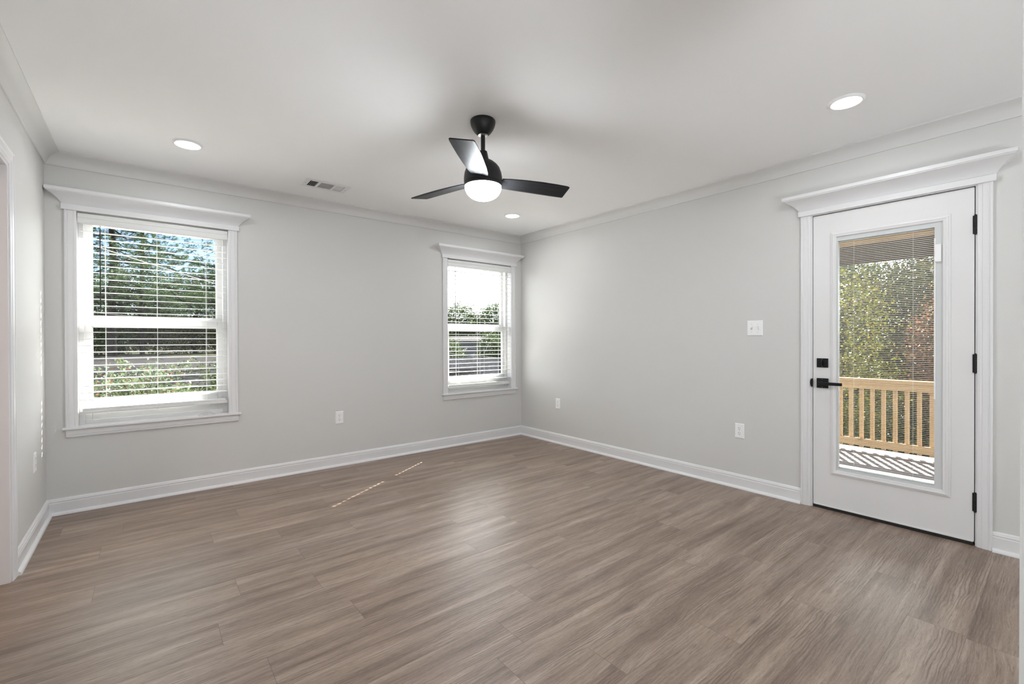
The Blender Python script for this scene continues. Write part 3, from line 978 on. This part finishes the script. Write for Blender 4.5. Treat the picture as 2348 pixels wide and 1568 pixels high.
# ------------------------------------------------------------------ outlets and switch (built facing local -y, then turned)
def outlet(label):
    o = tag(empty('wall_outlet'), label, 'outlet', 'white duplex wall outlets')
    p = MB()
    w, h = .037, .059
    p.loft([[(-w, 0, -h), (w, 0, -h), (w, 0, h), (-w, 0, h)], [(-w, -.002, -h), (w, -.002, -h), (w, -.002, h), (-w, -.002, h)], [(-w + .005, -.006, -h + .005), (w - .005, -.006, -h + .005), (w - .005, -.006, h - .005), (-w + .005, -.006, h - .005)]])
    p.build('face_plate', 'plate', o)
    for zc in (.0195, -.0195):
        r = MB()
        pts = []
        for k in range(32):
            a = 2 * math.pi * k / 32
            x, z = .0172 * math.cos(a), .0172 * math.sin(a)
            z = max(-.0135, min(.0135, z))
            pts.append((x, z))
        r.loft([[(x, -.005, zc + z) for x, z in pts], [(x, -.0075, zc + z) for x, z in pts]])
        rc = r.build('receptacle', 'plate', o)
        s = MB().box(-.0080, -.0052, -.0078, -.0070, zc + .0005, zc + .0095).box(.0052, .0076, -.0078, -.0070, zc + .0015, zc + .0090)
        s.lathe([(0, 0), (.0028, 0), (.0028, .0008), (0, .0008)], (0, 0, 0), 14)
        n = 14 * 4
        vs = s.v[-n:]
        s.v[-n:] = [(x, -.0070 - z, zc - .0075 + y) for x, y, z in vs]
        s.build('contact_slot', 'slot', rc)
    MB().box(-.0022, .0022, -.0072, -.0055, -.0022, .0022, .0008).build('screw', 'screw', o)
    return o
o1 = outlet('white duplex outlet on the back wall between the two windows')
o1.location = (-2.249, 0, .455)
for loc, rot, lb in (((0, -.654, .452), -math.pi / 2, 'small white duplex outlet on the right wall, close to the back corner'),
                     ((0, -2.696, .455), -math.pi / 2, 'white duplex outlet on the right wall below the double light switch'),
                     ((LW, -.43, .455), math.pi / 2, 'white outlet plate seen edge-on on the narrow left wall')):
    c = copy_tree(o1)
    c.location = loc
    c.rotation_euler = (0, 0, rot)
    c['label'] = lb
sw = tag(empty('light_switch', (0, -2.813, 1.269)), 'white double toggle switch plate on the wall left of the door', 'switch')
w, h = .058, .059
MB().loft([[(-w, 0, -h), (w, 0, -h), (w, 0, h), (-w, 0, h)], [(-w, -.002, -h), (w, -.002, -h), (w, -.002, h), (-w, -.002, h)], [(-w + .005, -.0065, -h + .005), (w - .005, -.0065, -h + .005), (w - .005, -.0065, h - .005), (-w + .005, -.0065, h - .005)]]).build('face_plate', 'plate', sw)
for x, up in ((-.023, 1), (.023, -1)):
    t = MB()
    t.loft([[(x - .0048, -.005, -.010), (x + .0048, -.005, -.010), (x + .0048, -.005, .010), (x - .0048, -.005, .010)],
            [(x - .0042, -.019, up * .009 - .0045), (x + .0042, -.019, up * .009 - .0045), (x + .0042, -.019, up * .009 + .0045), (x - .0042, -.019, up * .009 + .0045)]])
    tg = t.build('toggle', 'plate', sw)
    q = MB()
    for (xa, xb, za, zb) in ((-.0058, -.0050, -.0125, .0125), (.0050, .0058, -.0125, .0125), (-.0058, .0058, .0115, .0125), (-.0058, .0058, -.0125, -.0115)):
        q.box(x + xa, x + xb, -.0068, -.0060, za, zb)
    q.build('toggle_slot', 'slot', tg)
    for z in (-.030, .030):
        s = MB().lathe([(0, 0), (.0030, 0), (.0026, .001), (0, .001)], (0, 0, 0), 12)
        s.v = [(x + a, -.0060 - c, z + b) for a, b, c in s.v]
        s.build('screw', 'screw', sw)
sw.rotation_euler = (0, 0, -math.pi / 2)

# ------------------------------------------------------------------ plastic packet on the left window sill
random.seed(8)
pk = MB()
nx, ny = 16, 8
def pk_pt(i, j, side):
    u, v = i / nx * 2 - 1, j / ny * 2 - 1
    bulge = (1 - abs(u) ** 3) * (1 - v * v)
    z = (.017 * bulge + random.uniform(-.0035, .0035) * (1 if abs(u) < .98 and abs(v) < .98 else 0)) if side else 0
    return (u * .055 + random.uniform(-.002, .002), v * .021 + random.uniform(-.0015, .0015), .0015 + (max(z, .0006) if side else 0))
for side in (1, 0):
    g = [[pk_pt(i, j, side) for i in range(nx + 1)] for j in range(ny + 1)]
    vs = [p for r in g for p in r]
    fs = []
    for j in range(ny):
        for i in range(nx):
            a = j * (nx + 1) + i
            fs.append((a, a + 1, a + nx + 2, a + nx + 1))
    pk.add(vs, fs)
p_ = pk.build('plastic_packet', 'film', loc=(-3.295, -.006, WZ0 + .0135))
p_.rotation_euler = (0, 0, .06)
tag(p_, 'crumpled clear plastic packet lying on the left window sill', 'packet')

# ------------------------------------------------------------------ outdoors
def sstep(a, b, t):
    t = min(1, max(0, (t - a) / (b - a)))
    return t * t * (3 - 2 * t)
def ground_z(x, y):
    left = -.35 + .52 * sstep(3.5, 7.5, y) + .36 * sstep(7.5, 24, y) + 2.6 * sstep(25, 40, y)
    right = -1.05 - .7 * sstep(4, 9, x) * (1 - sstep(0, 8, y)) + 2.6 * sstep(20, 40, y) + 3.4 * sstep(15, 30, x) * (1 - sstep(6, 14, y))
    t = sstep(-.8, 3.5, x)
    return left * (1 - t) + right * t
nx, ny = 84, 66
xs = np.linspace(-34, 50, nx + 1)
ys = np.linspace(-20, 60, ny + 1)
gm = MB()
vs, fs = [], []
for y in ys:
    for x in xs:
        inside = (-7 < x < 1.6 and -10 < y < .8)
        vs.append((x, y, ground_z(x, y) if not inside else -.6))
for j in range(ny):
    for i in range(nx):
        a = j * (nx + 1) + i
        fs.append((a, a + 1, a + nx + 2, a + nx + 1))
gm.add(vs, fs)
struct(gm.build('lawn', 'ground', smooth=True, angle=80), 'rough grass outside the windows', 'ground')
# road across the view of the left window, following the slope
rm = MB()
rows = []
for k in range(25):
    x = -26 + k * 1.3
    n_y, f_y = 7.6 + .015 * (x + 3) ** 2 * .3, 20.6 - .35 * (x + 3)
    row = []
    for j in range(7):
        y = n_y + (f_y - n_y) * j / 6
        row.append((x, y, max(ground_z(x, y), ground_z(min(x, -.8), y)) + .04))
    rows.append(row)
rm.loft(rows, False, False)
struct(rm.build('road', 'asphalt', smooth=True), 'grey asphalt drive beyond the shrubs', 'road')

# unseen pale slab, added to bounce sunlight up through the windows
struct(MB().box(-8.0, .1, .30, 2.1, -.42, -.33, .01).build('bounce_slab', 'bounce_surface'), 'unseen pale slab added below the windows to bounce sunlight', 'bounce slab')
# porch: deck, roof, railing
DKZ = -.2
dk = MB()
x = T + .02
while x < 3.36:
    dk.box(x, x + .138, -5.6, -1.0, DKZ - .032, DKZ, .003)
    x += .143
struct(dk.build('porch_deck', 'deck'), 'sunlit porch deck boards outside the door', 'deck')
pr = struct(empty('porch_roof', (1.7, -3.3, 2.4)), 'porch roof of pine boards outside the door', 'porch roof')
pb = MB()
x = T + .01
while x < 3.2:
    pb.box(x, x + .135, -5.8, -1.3, 2.415, 2.435, .003)
    x += .139
o = pb.build('ceiling_board', 'pine_y')
o.data.transform(Matrix.Translation((-1.7, 3.3, -2.4)))
o.parent = pr
o = MB().box(3.15, 3.25, -5.8, -1.3, 2.338, 2.414, .003).build('top_plate', 'pine_y')
o.data.transform(Matrix.Translation((-1.7, 3.3, -2.4)))
o.parent = pr
o = MB().box(3.17, 3.25, -5.8, -1.3, 2.112, 2.337, .004).build('beam', 'shaded_beam')
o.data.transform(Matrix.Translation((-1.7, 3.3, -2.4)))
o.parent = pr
o = MB().box(T + .01, 3.45, -5.9, -1.2, 2.437, 2.52).build('roof_deck', 'shingle')
o.data.transform(Matrix.Translation((-1.7, 3.3, -2.4)))
o.parent = pr
RX = 3.2
rl = tag(empty('porch_railing', (RX, -3.0, DKZ)), 'new pine porch railing with square balusters seen through the door glass', 'railing')
ri = Matrix.Translation((-RX, 3.0, -DKZ))
def rput(mb, name, mat):
    o = mb.build(name, mat)
    o.data.transform(ri)
    o.parent = rl
    return o
rput(MB().box(RX - .070, RX + .070, -4.95, -1.45, .660, .698, .004), 'cap_rail', 'pine_y')
rput(MB().box(RX - .045, RX - .007, -4.95, -1.45, .572, .660, .003), 'top_rail', 'pine_y')
rput(MB().box(RX - .045, RX - .007, -4.95, -1.45, -.125, -.040, .003), 'bottom_rail', 'pine_y')
y = -2.499 + .108 * 8
while y > -4.9:
    rput(MB().box(RX - .006, RX + .032, y - .019, y + .019, -.150, .658, .002), 'baluster', 'pine_z')
    y -= .108
for y in (-1.42, -4.98):
    rput(MB().box(RX - .045, RX + .045, y - .045, y + .045, DKZ - .5, .72, .003), 'post', 'pine_z')

# ---- foliage
def mesh_np(name, v, f_n, mat, parent=None):
    """v: (n*k,3) array, every f_n consecutive vertices form one face"""
    n = len(v) // f_n
    me = bpy.data.meshes.new(name)
    me.vertices.add(len(v))
    me.vertices.foreach_set('co', np.asarray(v, dtype=np.float32).ravel())
    me.loops.add(len(v))
    me.loops.foreach_set('vertex_index', np.arange(len(v), dtype=np.int32))
    me.polygons.add(n)
    me.polygons.foreach_set('loop_start', np.arange(0, len(v), f_n, dtype=np.int32))
    me.polygons.foreach_set('loop_total', np.full(n, f_n, dtype=np.int32))
    me.materials.append(mat)
    me.update(calc_edges=True)
    me.validate()
    o = bpy.data.objects.new(name, me)
    COL.objects.link(o)
    if parent is not None:
        o.parent = parent
    return o
def unit(a):
    return a / np.maximum(np.linalg.norm(a, axis=1, keepdims=True), 1e-9)
def leaf_quads(rng, centers, size, jitter=.4, aspect=.55):
    n = len(centers)
    d = unit(rng.normal(size=(n, 3)))
    e = unit(np.cross(d, unit(rng.normal(size=(n, 3)))))
    s = size * (1 + jitter * rng.uniform(-1, 1, size=(n, 1)))
    a, b = d * s / 2, e * s * aspect / 2
    bend = np.cross(d, e) * s * .12
    return np.stack([centers - a, centers + b + bend, centers + a, centers - b + bend], 1).reshape(-1, 3)
def blob_points(rng, blobs, shell=.55):
    out = []
    for (cx, cy, cz, rx, ry, rz, n) in blobs:
        d = unit(rng.normal(size=(n, 3)))
        r = shell + (1 - shell) * rng.uniform(0, 1, size=(n, 1)) ** .7
        # lumpy surface so the outline breaks up into sprays
        lump = 1 + .22 * np.sin(d[:, :1] * 9 + cx) * np.sin(d[:, 1:2] * 8 + cy) + .12 * rng.normal(size=(n, 1))
        out.append(np.array([[cx, cy, cz]]) + d * r * lump * np.array([[rx, ry, rz]]))
    return np.concatenate(out)
def limb(mb, p0, p1, r0, r1, rng, wob=.06, n=6):
    p0, p1 = np.array(p0, float), np.array(p1, float)
    ln = np.linalg.norm(p1 - p0)
    pts, rad = [], []
    for k in range(n):
        f = k / (n - 1)
        o = rng.normal(size=3) * wob * ln * (0 if k in (0, n - 1) else .5)
        pts.append(tuple(p0 + (p1 - p0) * f + o))
        rad.append(r0 + (r1 - r0) * f)
    mb.tube(pts, rad, 7)
def leafy_tree(name, cat, label, x, y, h, crown, leaf, n, size, seed, trunk=.12, base=None, group=None, spread=1.0):
    """crown: list of (dx, dy, z, rx, ry, rz, weight); z measured above the ground"""
    rng = np.random.default_rng(seed)
    gz = ground_z(x, y) if base is None else base
    t = tag(empty(name, (x, y, gz)), label, cat, group)
    wsum = sum(b[6] for b in crown)
    blobs = [(b[0], b[1], b[2], b[3], b[4], b[5], int(n * b[6] / wsum)) for b in crown]
    mb = MB()
    limb(mb, (0, 0, -.15), (rng.normal() * .1, rng.normal() * .1, h * .62), trunk, trunk * .45, rng, .03)
    for b in crown:
        limb(mb, (0, 0, h * .25 + .25 * h * rng.uniform()), (b[0], b[1], b[2] + b[5] * .3), trunk * .4, trunk * .1, rng)
        for k in range(4):
            d = rng.normal(size=3) * np.array([b[3], b[4], b[5]]) * .55
            limb(mb, (b[0], b[1], b[2]), (b[0] + d[0], b[1] + d[1], b[2] + d[2]), trunk * .16, trunk * .05, rng)
    mb.build('trunk', 'bark', t, smooth=True, angle=60)
    pts = blob_points(rng, blobs)
    mesh_np('foliage', leaf_quads(rng, pts, size), 4, L[leaf], t)
    return t
def pine(label, x, y, h, lmax, z0, seed, dens=1.0, trunk=.2, base=None, rise=.10, group=None):
    rng = np.random.default_rng(seed)
    gz = ground_z(x, y) if base is None else base
    t = tag(empty('pine_tree', (x, y, gz)), label, 'tree', group)
    mb = MB()
    limb(mb, (0, 0, -.2), (rng.normal() * .15, rng.normal() * .15, h), trunk, trunk * .2, rng, .01, 8)
    tufts, dirs = [], []
    z = z0
    while z < h * .97:
        f = (z - z0) / (h - z0)
        ln0 = lmax * (1 - f * .8)
        for k in range(4):
            az = rng.uniform(0, 2 * math.pi)
            ln = ln0 * rng.uniform(.6, 1.05)
            d = np.array([math.cos(az), math.sin(az), 0])
            pts = []
            for q in range(8):
                s = q / 7
                pts.append(np.array([0, 0, z]) + d * ln * s + np.array([0, 0, rise * ln * s + .12 * ln * s * s - .20 * ln * math.sin(math.pi * s) * .6]))
            mb.tube([tuple(p) for p in pts], [trunk * .17 * (1 - .8 * q / 7) for q in range(8)], 5)
            nt = int(ln * 17 * dens)
            for q in range(nt):
                s = rng.uniform(.22, 1.0)
                i = min(6, int(s * 7))
                p = pts[i] + (pts[i + 1] - pts[i]) * (s * 7 - i)
                side = np.array([-d[1], d[0], 0]) * rng.normal() * .30 * ln * (1.1 - s) + np.array([0, 0, rng.normal() * .07 + .02])
                tip = p + side + d * abs(rng.normal()) * .12
                if rng.uniform() < .5:
                    limb(mb, p, tip, trunk * .035, trunk * .02, rng, .05, 3)
                tufts.append(tip)
                dirs.append(unit((side + d * .35 + np.array([0, 0, .25]))[None])[0])
        z += rng.uniform(.30, .50)
    mb.build('trunk', 'bark', t, smooth=True, angle=60)
    tufts, dirs = np.array(tufts), np.array(dirs)
    K = 46
    c = np.repeat(tufts, K, 0)
    dd = unit(np.repeat(dirs, K, 0) * .55 + rng.normal(size=(len(c), 3)) * .75)
    c = c + np.repeat(dirs, K, 0) * rng.uniform(-.05, .05, size=(len(c), 1))
    ln = rng.uniform(.07, .14, size=(len(c), 1))
    e = unit(np.cross(dd, rng.normal(size=dd.shape)))
    v = np.stack([c - e * .0036, c + e * .0036, c + dd * ln], 1).reshape(-1, 3)
    mesh_np('needles', v, 3, L['pine'], t)
    return t

# window 1: pines behind the drive and beside it
pine('tall thick-trunked pine behind the drive, its trunk left of the middle of the window', -4.75, 21.6, 14, 5.6, 2.3, 11, .85, .165)
pine('slimmer pine behind the drive, right of the thick trunk', -3.75, 22.6, 13, 4.4, 2.6, 12, .7, .10)
pine('nearer pine reaching in with sunlit boughs from the right of the left window', -1.05, 13.2, 13, 4.6, 1.9, 13, 1.0, .18)
pine('nearer pine reaching in with boughs from the left of the left window', -7.9, 13.6, 11, 4.6, 2.2, 14, .8, .20)
WG = 'woods beyond the drive'
woods = [(-7.5, 26, 'dense dark tree far back behind the drive, leftmost', 'olive'), (-4.6, 25, 'broad olive tree behind the drive in the left window', 'green'), (-1.6, 24.5, 'yellowing tree behind the drive, right of the trunks', 'olive'), (1.8, 25.5, 'green tree at the right end of the woods beyond the drive', 'green'), (-11, 25, 'green tree at the far left end of the woods', 'green')]
for i, (x, y, lb, lf) in enumerate(woods):
    leafy_tree('woodland_tree', 'tree', lb, x, y, 6.0, [(0, 0, 2.0, 2.2, 1.4, 1.5, 3), (.8, .3, 3.4, 1.5, 1.2, 1.0, 1), (-.6, -.4, .9, 2.2, 1.2, .9, 2.4)], lf, 24000, .10, 30 + i, .12, group=WG)
# shrubs under the left window: arching stems set with small leaves
def shrub(label, x, y, h, spread, nstem, nleaf, leaf, seed, size=.034, fill=5200):
    rng = np.random.default_rng(seed)
    gz = ground_z(x, y)
    t = tag(empty('arching_shrub', (x, y, gz)), label, 'shrub', 'shrubs under the left window')
    mb = MB()
    cs = []
    for k in range(nstem):
        az = rng.uniform(0, 2 * math.pi)
        r = spread * rng.uniform(.25, 1.0)
        hh = h * rng.uniform(.70, 1.0)
        p0 = np.array([rng.normal() * .12, rng.normal() * .12, -.05])
        pts = []
        for q in range(9):
            s = q / 8
            pts.append(p0 + np.array([math.cos(az) * r * s ** 1.6, math.sin(az) * r * s ** 1.6, hh * math.sin(s * 1.85) / math.sin(1.57)]))
        mb.tube([tuple(p) for p in pts], [.007 * (1 - .85 * q / 8) for q in range(9)], 5)
        for q in range(nleaf):
            s = rng.uniform(.15, 1) * 8
            i = min(7, int(s))
            cs.append(pts[i] + (pts[i + 1] - pts[i]) * (s - i) + rng.normal(size=3) * .035)
    mb.build('stem', 'stem', t, smooth=True, angle=60)
    if fill:
        cs += list(blob_points(rng, [(0, 0, h * .44, spread * .95, spread * .7, h * .42, fill)], .3))
    mesh_np('foliage', leaf_quads(rng, np.array(cs), size, .4, .6), 4, L[leaf], t)
    return t
shrub('leafy arching shrub at the left edge of the left window', -4.55, 3.3, 1.10, .75, 34, 70, 'shrub', 51)
shrub('tall arching shrub in the middle of the left window, sprays against the drive', -3.72, 3.25, 1.34, .65, 34, 75, 'shrub', 52)
shrub('low reddish-flecked shrub between the arching ones below the left window', -3.30, 2.75, 1.02, .60, 36, 75, 'shrub', 53)
shrub('dark green shrub at the right edge of the left window', -2.78, 2.95, 1.33, .50, 44, 85, 'green', 54)

# window 2: treetops against the sky, a house, a board fence
for i, (x, y, r, zt, lb) in enumerate([(12.6, 27.6, 2.0, 4.75, 'round green treetop at the left of the corner window'), (15.2, 25.6, 2.1, 4.0, 'middle green treetop dipping below its neighbours in the corner window'), (17.6, 23.6, 2.2, 4.05, 'broad green treetop at the right of the corner window'), (21.5, 22.0, 2.3, 4.1, 'green treetop beyond the right edge of the corner window'), (9.2, 30.0, 2.4, 4.6, 'green treetop beyond the left edge of the corner window')]):
    g = ground_z(x, y)
    leafy_tree('roundtop_tree', 'tree', lb, x, y, zt - g, [(0, 0, zt - g - 1.3, r * .8, r * .8, 1.3, 3), (r * .5, -.4, zt - g - 2.2, r * .8, r * .7, 1.2, 2), (-r * .5, .3, zt - g - 2.4, r * .8, r * .7, 1.2, 2), (0, 0, 1.2, r * 1.1, r, 1.3, 2)], 'green', 26000, .115, 70 + i, .2, group='treetops behind the grey house')
hs = tag(empty('house', (10.75, 17.5, -1.74)), 'grey house with a pale low roof beyond the board fence', 'house')
def hput(mb, name, mat, parent=None):
    o = mb.build(name, mat)
    o.parent = parent or hs
    return o
hput(MB().box(-1.5, 1.3, -1.8, 1.8, -.3, 2.92), 'wall', 'siding')
hput(MB().loft([[(-1.9, -2.2, 2.86), (-1.9, 2.2, 2.86), (-1.3, 0, 3.14)], [(1.7, -2.2, 2.86), (1.7, 2.2, 2.86), (1.2, 0, 3.14)]]), 'roof', 'shingle')
for wx in (-.55, .6):
    wf = hput(MB().box(wx - .5, wx + .5, -1.83, -1.79, .95, 2.05, .01), 'window', 'gable_white')
    hput(MB().box(wx - .42, wx + .42, -1.836, -1.829, 1.03, 1.97), 'pane', 'slot', wf)
hs.rotation_euler = (0, 0, math.radians(-38))
leafy_tree('hedge_shrub', 'shrub', 'green bush hiding the right end of the grey house', 9.35, 13.3, 2.5, [(0, 0, 1.6, .75, .7, 1.0, 2), (.5, -.4, 1.3, .7, .6, .8, 1)], 'green', 12000, .065, 91, .06)
leafy_tree('dogwood', 'tree', 'small green tree in front of the grey house, left in the corner window', 5.9, 11.5, 2.2, [(0, 0, 1.5, .7, .6, .75, 2), (.2, .1, .8, .6, .6, .5, 1)], 'green', 9000, .055, 90, .06)
fc = tag(empty('board_fence', (4.9, 7.9, -1.1)), 'weathered grey board fence across the lower corner window', 'fence')
fb = MB()
rngf = random.Random(3)
for k in range(-20, 24):
    x = k * .143
    fb.box(x - .069, x + .069, -.01, .010, -.15, 1.70 + rngf.uniform(-.008, .008), .002)
fb.build('fence_panel', 'fence', fc)
for z in (.3, 1.35):
    MB().box(-2.9, 3.3, .010, .048, z - .045, z + .045).build('fence_rail', 'fence', fc)
for x in (-2.7, -.3, 2.1):
    MB().box(x - .045, x + .045, .048, .138, -.5, 1.78, .004).build('fence_post', 'fence', fc)
fc.rotation_euler = (0, 0, math.radians(-39))
lb_ = tag(empty('bare_trunk', (2.55, 3.72, ground_z(2.55, 3.72))), 'dark slender tree trunk at the right of the corner window', 'tree')
mbx = MB()
limb(mbx, (0, 0, -.2), (.03, .02, 2.45), .034, .022, np.random.default_rng(5), .01, 8)
limb(mbx, (.02, .01, 2.2), (.35, .25, 2.62), .016, .006, np.random.default_rng(6), .05)
mbx.build('trunk', 'bark', lb_, smooth=True, angle=60)
ms = tag(empty('antenna_mast', (3.45, 5.65, -1.05)), 'thin white forked pole standing before the board fence', 'pole')
MB().tube([(0, 0, -.1), (0, 0, 2.02)], .010, 8).build('pole', 'gable_white', ms, smooth=True)
MB().tube([(0, 0, 1.86), (.11, -.09, 2.16)], .008, 8).build('fork_arm', 'gable_white', ms, smooth=True)
# service cables
def cable(label, p0, p1, sag, r):
    pts = []
    for k in range(25):
        f = k / 24
        p = Vector(p0).lerp(Vector(p1), f)
        p.z -= sag * 4 * f * (1 - f)
        pts.append(p[:])
    o = MB().tube(pts, r, 6).build('service_cable', 'cable', smooth=True)
    tag(o, label, 'cable', 'overhead service cables')
cable('upper service cable sloping across the left window', (-5.6, 1.5, 2.62), (3.45, 15.7, 2.60), .35, .008)
cable('lower service cable crossing just above the left meeting rail', (-7.6, 7.2, 2.04), (3.45, 5.65, .93), .02, .007)
cable('pale cable crossing the lower pane of the corner window', (-1.6, 4.2, 1.22), (3.1, .6, .62), .0, .006)

# door view: yellowing and rusty woods behind the railing
DG = 'woods behind the porch'
door_trees = [
    ('yellow_green_tree', 'yellow-green tree at the left of the door glass', 7.9, -1.25, 4.5, [(0, 0, 3.1, .9, .9, 1.3, 2), (-.2, -.3, 1.7, .9, .9, .9, 2)], 'yellow', 13000, .050),
    ('russet_tree', 'rusty orange-leaved tree at the right of the door glass', 8.9, -2.75, 3.8, [(0, 0, 2.7, .8, .7, 1.1, 2), (.1, .2, 1.4, .8, .8, .9, 2)], 'orange', 10000, .055),
    ('olive_tree', 'olive green tree in the middle of the door view, behind the others', 10.6, -1.75, 5.0, [(0, 0, 3.2, 1.3, 1.2, 1.6, 3), (0, .3, 1.6, 1.3, 1.2, 1.0, 2)], 'olive', 22000, .075),
    ('woodland_tree', 'tall dark green tree at the back left of the door view', 13.4, .4, 6.0, [(0, 0, 4.1, 1.7, 1.6, 1.5, 3), (0, 0, 2.0, 1.8, 1.6, 1.6, 3)], 'green', 24000, .11),
    ('woodland_tree', 'tall olive tree at the back right of the door view', 14.6, -1.9, 6.2, [(0, 0, 4.2, 1.6, 1.5, 1.5, 3), (0, 0, 2.0, 1.8, 1.6, 1.7, 3)], 'olive', 24000, .11),
    ('woodland_tree', 'russet back tree beyond the right edge of the door glass', 13.2, -4.2, 5.6, [(0, 0, 3.6, 1.6, 1.5, 1.6, 3), (0, 0, 1.8, 1.6, 1.6, 1.5, 3)], 'orange', 16000, .10),
    ('woodland_tree', 'dark green tree beyond the left edge of the door glass', 11.2, 1.6, 4.6, [(0, 0, 3.0, 1.5, 1.4, 1.4, 3), (0, 0, 1.4, 1.6, 1.5, 1.2, 3)], 'green', 18000, .10),
    ('bramble_shrub', 'yellow-leaved bramble low behind the left balusters', 6.6, -1.6, 1.5, [(0, 0, .9, .65, .6, .65, 2), (.2, -.6, .7, .6, .6, .6, 1)], 'yellow', 6500, .048),
    ('bramble_shrub', 'green bramble low behind the middle balusters', 7.4, -2.35, 1.6, [(0, 0, .9, .7, .6, .7, 2), (.3, -.3, .7, .6, .6, .6, 1)], 'olive', 7000, .048),
    ('bramble_shrub', 'brown leafless-looking bramble behind the right balusters', 7.6, -3.2, 1.9, [(0, 0, 1.1, .6, .6, .8, 2), (0, -.5, .8, .6, .6, .6, 1)], 'orange', 6500, .042),
]
for i, (nm, lb, x, y, h_, cr, lf, n, sz) in enumerate(door_trees):
    leafy_tree(nm, 'shrub' if 'shrub' in nm else 'tree', lb, x, y, h_, cr, lf, n, sz, 110 + i, .10 if 'shrub' not in nm else .03, group=DG)
